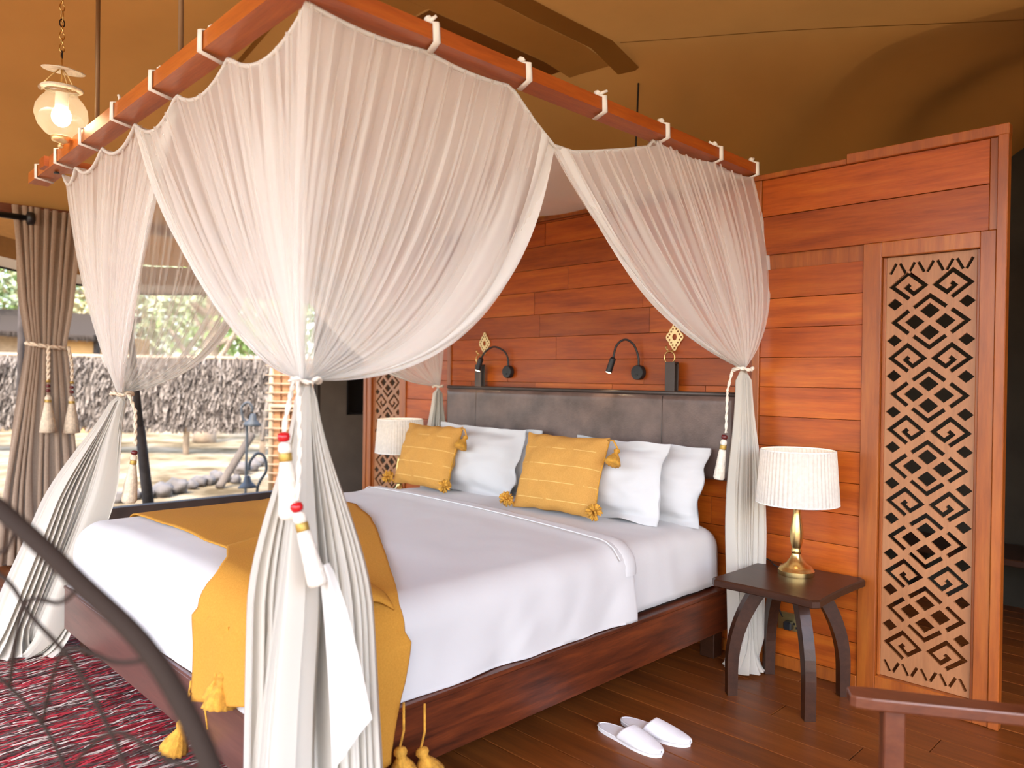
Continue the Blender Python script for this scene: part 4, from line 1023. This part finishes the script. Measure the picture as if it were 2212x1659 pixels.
# ================================================================ WINDOW CURTAIN
ct = thing('window_curtain', (-6.36, 1.5, 0), 'taupe curtain gathered by a rope tie at the open tent side', 'curtain')
CT = [(0.02, -.02, .225), (.6, -.01, .20), (1.2, .0, .145), (1.60, .0, .105), (1.9, .0, .145), (2.56, .0, .195)]
def curt(u, v):
    z = lerp(.02, 2.575, v)
    hw = interp([(a, c) for a, b, c in CT], z); q = 2 * math.pi * (8 * u + .9 * nz(u * 3, z * .35, 2) + .3 * nz(u * 8, z * .3, 6)); 
    y = 1.495 + (u - .5) * 2 * hw * 1.15 + .010 * math.sin(2 * q) - .035 * sm(1.6, .2, z)
    a = .028 * (.5 + .5 * abs(z - 1.6) / 1.0 if abs(z - 1.6) < 1.0 else 1)
    return Vector((-6.34 + a * math.cos(q) + .02 * nz(u * 2, z, 5), y, z))
obj('fabric', MB().grid(curt, 150, 60), 'curtain', ct, smooth=True)
obj('header', MB().grid(lambda u, v: curt(u, .955 + .045 * v) + Vector((.004, 0, .004)), 150, 4), 'curtain', ct, smooth=True)
t = thing('curtain_tie', (-6.3, 1.5, 1.0), 'tan rope tie with beaded tassel around the taupe curtain', 'tie-back')
obj('rope', braid([(-6.34 + .075 * math.cos(a * R(20)), 1.495 + .125 * math.sin(a * R(20)), 1.59 + .018 * math.cos(a * R(20) + 2.2)) for a in range(19)], .016), 'rope', t, smooth=True)
obj('cord', braid([(-6.262, 1.49, 1.585), (-6.25, 1.487, 1.45), (-6.25, 1.487, 1.33)], .014), 'rope', t, smooth=True)
obj('cord', braid([(-6.27, 1.62, 1.585), (-6.25, 1.64, 1.45), (-6.25, 1.64, 1.32)], .012), 'rope', t, smooth=True)
for (py, z0, nb) in ((1.487, 1.33, 3), (1.64, 1.32, 3)):
    for k in range(nb):
        obj('bead', MB().sphere((-6.25, py, z0 - k * .035), .017, 10, 8, (1, 1, .75)), 'bead_dark' if k != 0 else 'gold_band', t, smooth=True)
    ts = obj('tassel', MB().lathe([(.010, z0 - .10), (.022, z0 - .12), (.020, z0 - .145), (.028, z0 - .20), (.045, z0 - .30), (.052, z0 - .37), (.03, z0 - .375)], (-6.25, py, 0), 28, .08), 'rope', t, smooth=True)
    obj('tassel_band', MB().lathe([(.021, z0 - .135), (.0225, z0 - .137), (.0225, z0 - .155), (.021, z0 - .157)], (-6.25, py, 0), 16), 'gold_band', ts, smooth=True)
t = thing('curtain_rod', (-6.33, 0, 2.5), 'black curtain rod with round finial under the tent lintel', 'curtain rod')
obj('rod', MB().tube([(-6.31, -2.3, 2.495), (-6.31, 1.37, 2.495)], .022, 12), 'black', t, smooth=True)
obj('finial', MB().lathe([(.02, -.01), (.045, 0), (.048, .02), (.044, .04), (.02, .05)], (0, 0, 0), 20, None, Matrix.Translation((-6.31, 1.36, 2.495)) @ Matrix.Rotation(R(-90), 4, 'X')), 'black', t, smooth=True)
for y in (-2.0, .9): obj('bracket', MB().tube([(-6.41, y, 2.53), (-6.31, y, 2.495)], .010, 6), 'black', t)

# ================================================================ FOREGROUND CHAIRS
F3 = Vector((-.70898, .70516, 0)); R3 = Vector((.70516, .70898, 0))
def fr(lat, dep, z): return F3 * dep + R3 * lat + Vector((0, 0, z))
def catmull(pts, n=8):
    P = [Vector(p) for p in pts]; out = []
    for k in range(len(P) - 1):
        p0, p1, p2, p3 = P[max(k - 1, 0)], P[k], P[k + 1], P[min(k + 2, len(P) - 1)]
        for q in range(n):
            s = q / n; out.append(.5 * ((2 * p1) + (p2 - p0) * s + (2 * p0 - 5 * p1 + 4 * p2 - p3) * s * s + (3 * p1 - p0 - 3 * p2 + p3) * s ** 3))
    return out + [P[-1]]
wc = thing('wire_chair', fr(-.65, .75, 0), 'dark metal lattice-backed chair blurred in the near left corner', 'chair')
hoopA = catmull([fr(-.95, 1.12, 1.285), fr(-.775, 1.08, 1.235), fr(-.655, 1.02, 1.185), fr(-.555, .98, 1.125), fr(-.445, .93, 1.06), fr(-.36, .88, .975), fr(-.295, .82, .89), fr(-.25, .78, .79), fr(-.23, .72, .60), fr(-.25, .68, .45)])
obj('rim', MB().tube(hoopA, .0125, 10), 'wire_brown', wc, smooth=True)
low = catmull([fr(-.98, 1.22, 1.14), fr(-.80, 1.18, 1.085), fr(-.72, 1.14, 1.03), fr(-.62, 1.08, .98), fr(-.53, 1.02, .90), fr(-.46, .95, .84), fr(-.42, .88, .76), fr(-.38, .84, .60)])
low2 = catmull([fr(-.98, 1.30, .95), fr(-.84, 1.24, .90), fr(-.74, 1.20, .84), fr(-.66, 1.14, .78), fr(-.58, 1.06, .70), fr(-.54, 1.0, .60)])
for p in (low, low2): obj('wire', MB().tube(p, .0034, 6), 'wire_brown', wc, smooth=True)
for i, (a, b) in enumerate(((.22, .12), (.34, .26), (.47, .40), (.60, .56), (.74, .74))):
    A = hoopA[int(a * (len(hoopA) - 1))]; B = low[int(b * (len(low) - 1))]; C = low2[int(min(1, b * 1.05) * (len(low2) - 1))]
    obj('wire', MB().tube(catmull([A, A.lerp(B, .5) + Vector((.01, .01, -.01)), B, C]), .0034, 6), 'wire_brown', wc, smooth=True)
obj('seat', MB().grid(lambda u, v: fr(lerp(-1.0, -.42, u), lerp(.62, 1.15, v), .46 - .03 * math.sin(math.pi * u) * math.sin(math.pi * v)), 10, 10), 'curtain', wc, smooth=True, solid=.03)
for la, de in ((-.95, .68), (-.45, .68), (-.95, 1.1), (-.48, 1.05)):
    obj('leg', MB().tube([fr(la, de, 0), fr(la, de, .44)], .011, 8), 'wire_brown', wc, smooth=True)
ac = thing('wooden_armchair', (-.25, 1.85, 0), 'dark polished wooden armchair whose arm enters at the lower right', 'armchair')
ad = Vector((.86, .51, 0)); an_ = Vector((.51, -.86, 0)); a0 = Vector((-.765, 2.005, .60))
def arm(o):
    pts = []
    for (s, wdt) in ((0, .026), (.012, .036), (.05, .040), (.25, .034), (.5, .030), (.75, .030)): pts.append((s, wdt))
    poly = [(a0 + o + ad * s + an_ * w_) for s, w_ in pts] + [(a0 + o + ad * s - an_ * w_) for s, w_ in pts[::-1]]
    mb = MB(); n = len(poly); e = .004
    lv = [(-.030, .0, .96), (-.026, 0, 1), (-.004, 0, 1), (0, 0, .94)]
    c = a0 + o + ad * .35; V = []
    for dz, _, k in lv:
        for p in poly: q = c + (p - c) * 1.0; V.append(q + Vector((0, 0, dz)) - (q - (a0 + o + ad * max(.03, (q - a0 - o).dot(ad)))) * (1 - k))
    Fc = [tuple(range(n - 1, -1, -1)), tuple(3 * n + k for k in range(n))]
    for i in range(3):
        for k in range(n): Fc.append((i * n + k, i * n + (k + 1) % n, (i + 1) * n + (k + 1) % n, (i + 1) * n + k))
    return mb.add(V, Fc)
def post(o, s, z1, w_=.026, z0=0):
    b = a0 + o + ad * s; q = Matrix(((ad.x, an_.x, 0, b.x), (ad.y, an_.y, 0, b.y), (0, 0, 1, 0), (0, 0, 0, 1)))
    return MB().box((-w_, -w_, z0), (w_, w_, z1), q, .004)
for o in (Vector((0, 0, 0)), an_ * .55):
    obj('arm', arm(o), 'arm_wood', ac); obj('front_leg', post(o, .105, .572), 'arm_wood', ac); obj('back_leg', post(o, .66, .95), 'arm_wood', ac)
q = Matrix(((ad.x, an_.x, 0, a0.x), (ad.y, an_.y, 0, a0.y), (0, 0, 1, 0), (0, 0, 0, 1)))
obj('seat', MB().box((.08, .03, .36), (.66, .52, .41), q, .01), 'arm_wood', ac)
for k in range(3): obj('back_slat', MB().box((.655, .02, .55 + k * .13), (.675, .53, .63 + k * .13), q, .004), 'arm_wood', ac)
# small things in the dark rear room
bn = thing('bench', (-1.05, 5.3, 0), 'dark low bench in the shadowed room behind the partition wall', 'bench')
obj('bench_top', MB().box((-1.7, 5.05, .36), (-.42, 5.55, .40), bev=.005), 'dark_wood', bn)
for x in (-1.66, -.50):
    for y in (5.08, 5.48): obj('leg', MB().box((x, y, 0), (x + .05, y + .05, .36)), 'dark_wood', bn)
tw = thing('rolled_towel', (-1.02, 5.25, .40), 'cream rolled towel on the bench in the dark rear room', 'towel')
obj('roll', MB().tube([(-.90, 5.25, .457), (-.88, 5.25, .457), (-.5, 5.25, .457)], [.045, .057, .057], 18), 'net_tape', tw, smooth=True)

# ================================================================ OUTSIDE
struct('ground', MB().grid(lambda u, v: Vector((lerp(-70, 40, u), lerp(-40, 70, v), -.15 + (.05 * nz(lerp(-70, 40, u) * .3, lerp(-40, 70, v) * .3, 0) if u < .55 else 0))), 60, 60), 'ground', smooth=True)
HEM = [(-3, 2.42), (.8, 2.37), (1.44, 2.285), (1.96, 2.195), (2.63, 2.15), (3.2, 2.20), (3.76, 2.215), (4.6, 2.20)]
aw = thing('awning', (-7.1, .8, 2.15), 'tan canvas awning with a pale hem outside the open tent side', 'awning')
AX = -7.6
def zh(y): return interp(HEM, y)
obj('canopy_cloth', MB().grid(lambda u, v: Vector((lerp(-6.5, AX, u), lerp(-3, 4.6, v), lerp(2.63, zh(lerp(-3, 4.6, v)) + .26, u) + .02 * nz(u * 3, v * 6, 1))), 12, 60), 'awning', aw, smooth=True)
obj('valance', MB().grid(lambda u, v: Vector((AX - .01 * u, lerp(-3, 4.6, v), zh(lerp(-3, 4.6, v)) + lerp(.26, .085, u))), 4, 60), 'awning', aw, smooth=True)
obj('hem', MB().grid(lambda u, v: Vector((AX - .012 - .05 * u, lerp(-3, 4.6, v), zh(lerp(-3, 4.6, v)) + lerp(.085, .005, u))), 3, 60), 'awning_hem', aw, smooth=True)
obj('hem_cord', MB().tube([(AX - .06, lerp(-3, 4.6, k / 60), zh(lerp(-3, 4.6, k / 60))) for k in range(61)], .010, 6), 'black', aw, smooth=True)
def lat(px, D): return (px - 1106) / 1637 * D
tag(obj('porch_pole', MB().tube([fr(lat(40, 7.2), 7.2, -.15), fr(lat(47, 7.2), 7.2, 2.45)], .03, 10), 'pole_grey', None, smooth=True), 'upright dark pole seen past the left edge of the taupe curtain', 'pole')
lp = thing('leaning_pole', fr(lat(325, 7.0), 7.0, -.15), 'grey-brown bamboo pole leaning outside between net and stones', 'pole')
obj('lower_cane', MB().tube([fr(lat(332, 7.0), 7.0, -.15), fr(lat(303, 7.0), 7.0, .90)], [.052, .043], 12), 'pole_grey', lp, smooth=True)
obj('upper_cane', MB().tube([fr(lat(303, 7.0), 7.0, .895), fr(lat(285, 7.0), 7.0, 1.6), fr(lat(270, 7.0), 7.0, 2.3)], [.034, .030, .028], 12), 'pole_grey', lp, smooth=True)
# thatch fence
FD = 14.3; fn_ = thing('thatch_fence', fr(-8, FD, -.15), 'grey straw thatch fence standing across the garden', 'fence')
obj('top_rail', MB().tube([fr(-12.6, FD - .05, 1.73), fr(-8, FD - .05, 1.70), fr(-4.45, FD - .05, 1.69)], .035, 8), 'bamboo', fn_, smooth=True)
for u in (-11.2, -9.4, -7.85, -6.17, -4.72): obj('post', MB().tube([fr(u, FD + .06, -.2), fr(u + .05, FD + .06, 1.6)], .06, 8), 'bark', fn_, smooth=True)
obj('back_mat', MB().grid(lambda u, v: fr(lerp(-12.6, -4.5, u), FD + .02, lerp(.36, 1.68, v)), 4, 3), 'thatch_dark', fn_, solid=.03)
for nm, mm, cnt, sd_ in (('straw', 'thatch', 5200, 1), ('straw', 'thatch_light', 3600, 2), ('straw', 'thatch_dark', 3200, 3)):
    rnd = random.Random(sd_); mb = MB()
    for k in range(cnt):
        rowk = rnd.randint(0, 7); u = rnd.uniform(-12.6, -4.45); zt = 1.70 - rowk * .165 + rnd.uniform(-.03, .03); L = rnd.uniform(.15, .33); wd = rnd.uniform(.012, .030)
        dpt = FD - .02 - .06 * rnd.random(); tl_ = rnd.gauss(0, .07); kick = rnd.uniform(.02, .14)
        zb = max(zt - L, .26 + rnd.uniform(0, .06))
        mb.add([fr(u - wd / 2, dpt, zt), fr(u + wd / 2, dpt, zt), fr(u + wd / 2 + tl_, dpt - kick, zb), fr(u - wd / 2 + tl_, dpt - kick, zb)], [(0, 1, 2, 3)])
    o = obj(nm, mb, mm, fn_); o['kind'] = 'stuff'
# bamboo lattice screen
sc_ = thing('bamboo_screen', fr(-2.9, 10, -.15), 'bamboo lattice screen at the right end of the garden view', 'screen')
obj('panel', MB().grid(lambda u, v: fr(lerp(-3.12, -2.3, u), 10.03, lerp(-.1, 1.55, v)), 2, 2), 'bamboo_panel', sc_, solid=.03)
for u in (-3.17, -2.78, -2.35): obj('post', MB().tube([fr(u, 10, -.15), fr(u, 10, 1.62)], .035, 8), 'bamboo', sc_, smooth=True)
for z in (1.60, .98): obj('rail', MB().tube([fr(-3.17, 9.97, z), fr(-2.3, 9.97, z)], .030, 8), 'bamboo', sc_, smooth=True)
for k in range(14):
    z = -.02 + k * .118
    obj('lattice_cane', MB().tube([fr(-3.24, 9.96, z + random.uniform(-.01, .01)), fr(-2.3, 9.96, z + random.uniform(-.01, .01))], .010, 6), 'bamboo', sc_, smooth=True)
for k in range(7):
    u = -3.10 + k * .125; obj('slat', MB().box((-.05, -.008, -.1), (.05, .008, 1.56), Matrix(((R3.x, F3.x, 0, fr(u, 10, 0).x), (R3.y, F3.y, 0, fr(u, 10, 0).y), (0, 0, 1, 0), (0, 0, 0, 1)))), 'bamboo_panel', sc_)
# twisted dead branch and leaning log
tag(obj('dead_branch', MB().tube(catmull([fr(-3.55, 10.8, .45), fr(-3.46, 10.7, .85), fr(-3.42, 10.7, 1.05), fr(-3.33, 10.7, 1.25), fr(-3.30, 10.7, 1.55)]), [.03] * 8 + [.045] * 8 + [.04] * 8 + [.05] * 9, 8), 'thatch_light', None, smooth=True), 'pale twisted branch leaning on the bamboo lattice screen', 'branch')
tag(obj('leaning_log', MB().tube(catmull([fr(lat(475, 10.2), 10.2, -.14), fr(lat(520, 10.6), 10.6, .28), fr(lat(545, 10.9), 10.9, .52)]), .055, 10), 'thatch', None, smooth=True), 'grey log lying aslant behind the row of stones', 'log')
# stones
spots = [(262, 1088, 30), (292, 1080, 26), (322, 1078, 24), (352, 1074, 36), (385, 1066, 40), (415, 1056, 24), (432, 1050, 28), (450, 1047, 26), (470, 1042, 30), (490, 1040, 24), (512, 1042, 20), (522, 1022, 34), (548, 1015, 26), (560, 1005, 24)]
side_words = ['smallest at the far left end', 'second from the left end', 'third from the left end', 'fourth from the left, low and pale', 'broad fifth one from the left', 'narrow sixth one from the left', 'seventh from the left', 'eighth, beside the dark gap', 'ninth, in the middle right', 'tenth from the left', 'small one right of the log', 'large one behind the garden lamp', 'behind the arching lamp', 'last at the right end']
for k, (px, py, s) in enumerate(spots):
    D = 1.55 * 1637 / (py - 806 + .0); rr = s / 1637 * D / 1.7
    tag(obj('stone', MB().sphere(fr(lat(px, D), D, -.15 + rr * .62), rr, 12, 8, (1.15, 1.0, .78), .5, k * 2.3), 'stone', None, smooth=True), 'grey rounded garden stone in the row, ' + side_words[k], 'stone', 'garden stones in a row')
# garden lamps
def garden_lamp(base, pts, shade, ang, label):
    t = thing('garden_lamp', base, label, 'lamp', 'grey gooseneck garden lamps')
    obj('pole', MB().tube(catmull(pts), .016, 8), 'metal_grey', t, smooth=True)
    q = Matrix.Translation(shade) @ Matrix.Rotation(R(ang), 4, 'Y')
    obj('lamp_shade', MB().lathe([(.020, .13), (.032, .12), (.045, .06), (.075, .03), (.105, 0), (.098, -.005)], (0, 0, 0), 20, None, q), 'metal_grey', t, smooth=True)
D = 9.0
garden_lamp(fr(lat(532, D), D, -.15), [fr(lat(532, D), D, -.15), fr(lat(534, D), D, .4), fr(lat(534, D), D, .78), fr(lat(525, D), D, .88), fr(lat(523, D), D, 1.0), fr(lat(535, D), D, 1.06), fr(lat(544, D), D, 1.02), fr(lat(545, D), D, .95)], fr(lat(546, D), D, .80), 8, 'grey gooseneck garden lamp on the taller straight pole')
D = 8.2
garden_lamp(fr(lat(558, D), D, -.15), [fr(lat(558, D), D, -.15), fr(lat(558, D), D, .14), fr(lat(565, D), D, .25), fr(lat(577, D), D, .36), fr(lat(573, D), D, .50), fr(lat(558, D), D, .54), fr(lat(543, D), D, .46), fr(lat(539, D), D, .36)], fr(lat(537, D), D, .17), -4, 'grey gooseneck garden lamp with arching neck beside the stones')
# hut
D = 19.5; ht_ = thing('garden_hut', fr(lat(100, D), D + 1.5, -.15), 'ochre-walled hut with thatched eave beyond the fence', 'hut')
Q = Matrix(((R3.x, F3.x, 0, 0), (R3.y, F3.y, 0, 0), (0, 0, 1, 0), (0, 0, 0, 1)))
obj('wall', MB().box((lat(118, D), D, -.15), (lat(203, D), D + 3, 2.38), Q), 'hut_wall', ht_)
obj('wall', MB().box((lat(-160, D), D + .8, -.15), (lat(118, D), D + 3, 2.45), Q), 'bamboo', ht_)
obj('corner_post', MB().box((lat(203, D), D - .05, -.15), (lat(212, D), D + .1, 2.38), Q), 'pole_grey', ht_)
obj('roof', MB().add([fr(lat(-170, D), D - .5, 2.52), fr(lat(222, D), D - .5, 2.30), fr(lat(215, D), D + 2.2, 3.0), fr(lat(-170, D), D + 2.2, 3.2)], [(0, 1, 2, 3)]), 'thatch_dark', ht_, solid=.14)
mb = MB(); rnd = random.Random(4)
for k in range(260):
    s = rnd.random(); u = lerp(lat(-170, D), lat(222, D), s); z = lerp(2.50, 2.28, s); L = rnd.uniform(.05, .2)
    mb.add([fr(u, D - .52, z + .03), fr(u + .03, D - .52, z + .03), fr(u + .05 + rnd.gauss(0, .05), D - .58, z - L)], [(0, 1, 2)])
o = obj('eave_straw', mb, 'thatch_dark', ht_); o['kind'] = 'stuff'
# trees
def tree(base, height, spread, leaf, nleaf, seed, label, trunk_r, lean=(0, 0), crown0=.35, lsz=.13):
    rnd = random.Random(seed); b = Vector(base); t = thing('tree', base, label, 'tree', 'trees beyond the fence')
    top = b + Vector((lean[0], lean[1], height * .8))
    obj('trunk', MB().tube(catmull([b, b.lerp(top, .35) + Vector((rnd.uniform(-.15, .15), rnd.uniform(-.15, .15), 0)), b.lerp(top, .7) + Vector((rnd.uniform(-.2, .2), 0, 0)), top], 5), [lerp(trunk_r, trunk_r * .35, i / 15) for i in range(16)], 9), 'bark', t, smooth=True)
    tips = []
    for k in range(9):
        s = rnd.uniform(.3, .95); p0 = b.lerp(top, s); a = rnd.uniform(0, 6.28); L = spread * rnd.uniform(.5, 1)
        p1 = p0 + Vector((math.cos(a) * L, math.sin(a) * L, rnd.uniform(.2, .5) * height * .4)); mid = p0.lerp(p1, .5) + Vector((0, 0, -.1))
        obj('branch', MB().tube(catmull([p0, mid, p1], 4), [lerp(trunk_r * .4, trunk_r * .1, i / 8) for i in range(9)], 6), 'bark', t, smooth=True); tips += [p1, mid.lerp(p1, .5)]
    mb = MB()
    for k in range(nleaf):
        c = rnd.choice(tips); p = c + Vector((rnd.gauss(0, spread * .28), rnd.gauss(0, spread * .28), rnd.gauss(0, height * .13)))
        if p.z < b.z + height * crown0: continue
        d1 = Vector((rnd.gauss(0, 1), rnd.gauss(0, 1), rnd.gauss(0, 1))).normalized(); d2 = d1.cross(Vector((rnd.gauss(0, 1), rnd.gauss(0, 1), rnd.gauss(0, 1)))).normalized(); s = lsz * rnd.uniform(.6, 1.3)
        mb.add([p - d1 * s, p + d2 * s * .45, p + d1 * s, p - d2 * s * .45], [(0, 1, 2, 3)])
    o = obj('foliage', mb, leaf, t); o['kind'] = 'stuff'
tree(fr(lat(442, 17), 17, -.15), 6.0, 1.6, 'leaf_pale', 1800, 1, 'thick-trunked pale tree behind the fence seen through the side net', .26, (.25, .1), .5)
tree(fr(lat(590, 19), 19, -.15), 5.4, 2.0, 'leaf', 3400, 2, 'leafy tree rising behind the bamboo lattice screen', .10, (.1, 0), .38, .11)
tree(fr(lat(500, 24), 24, -.15), 6.5, 2.6, 'leaf_pale', 3400, 3, 'pale bushy tree far behind the thick-trunked one', .12, (0, 0), .25)
tree(fr(lat(60, 26), 26, -.15), 8.0, 3.2, 'leaf', 4200, 4, 'broad green tree rising behind the ochre hut', .2, (0, 0), .25, .16)
tree(fr(lat(-60, 22), 22, -.15), 7.5, 2.6, 'leaf_pale', 2600, 5, 'pale green tree at the far left above the hut roof', .16, (0, 0), .3, .14)
tree(fr(lat(190, 24), 24, -.15), 6.0, 2.0, 'leaf_dry', 2200, 6, 'dry yellowing tree right of the hut roof', .14, (0, 0), .3, .13)
tree(fr(lat(330, 25), 25, -.15), 7.0, 2.8, 'leaf_pale', 3000, 8, 'hazy tree in the middle of the garden view', .15, (0, 0), .25, .14)
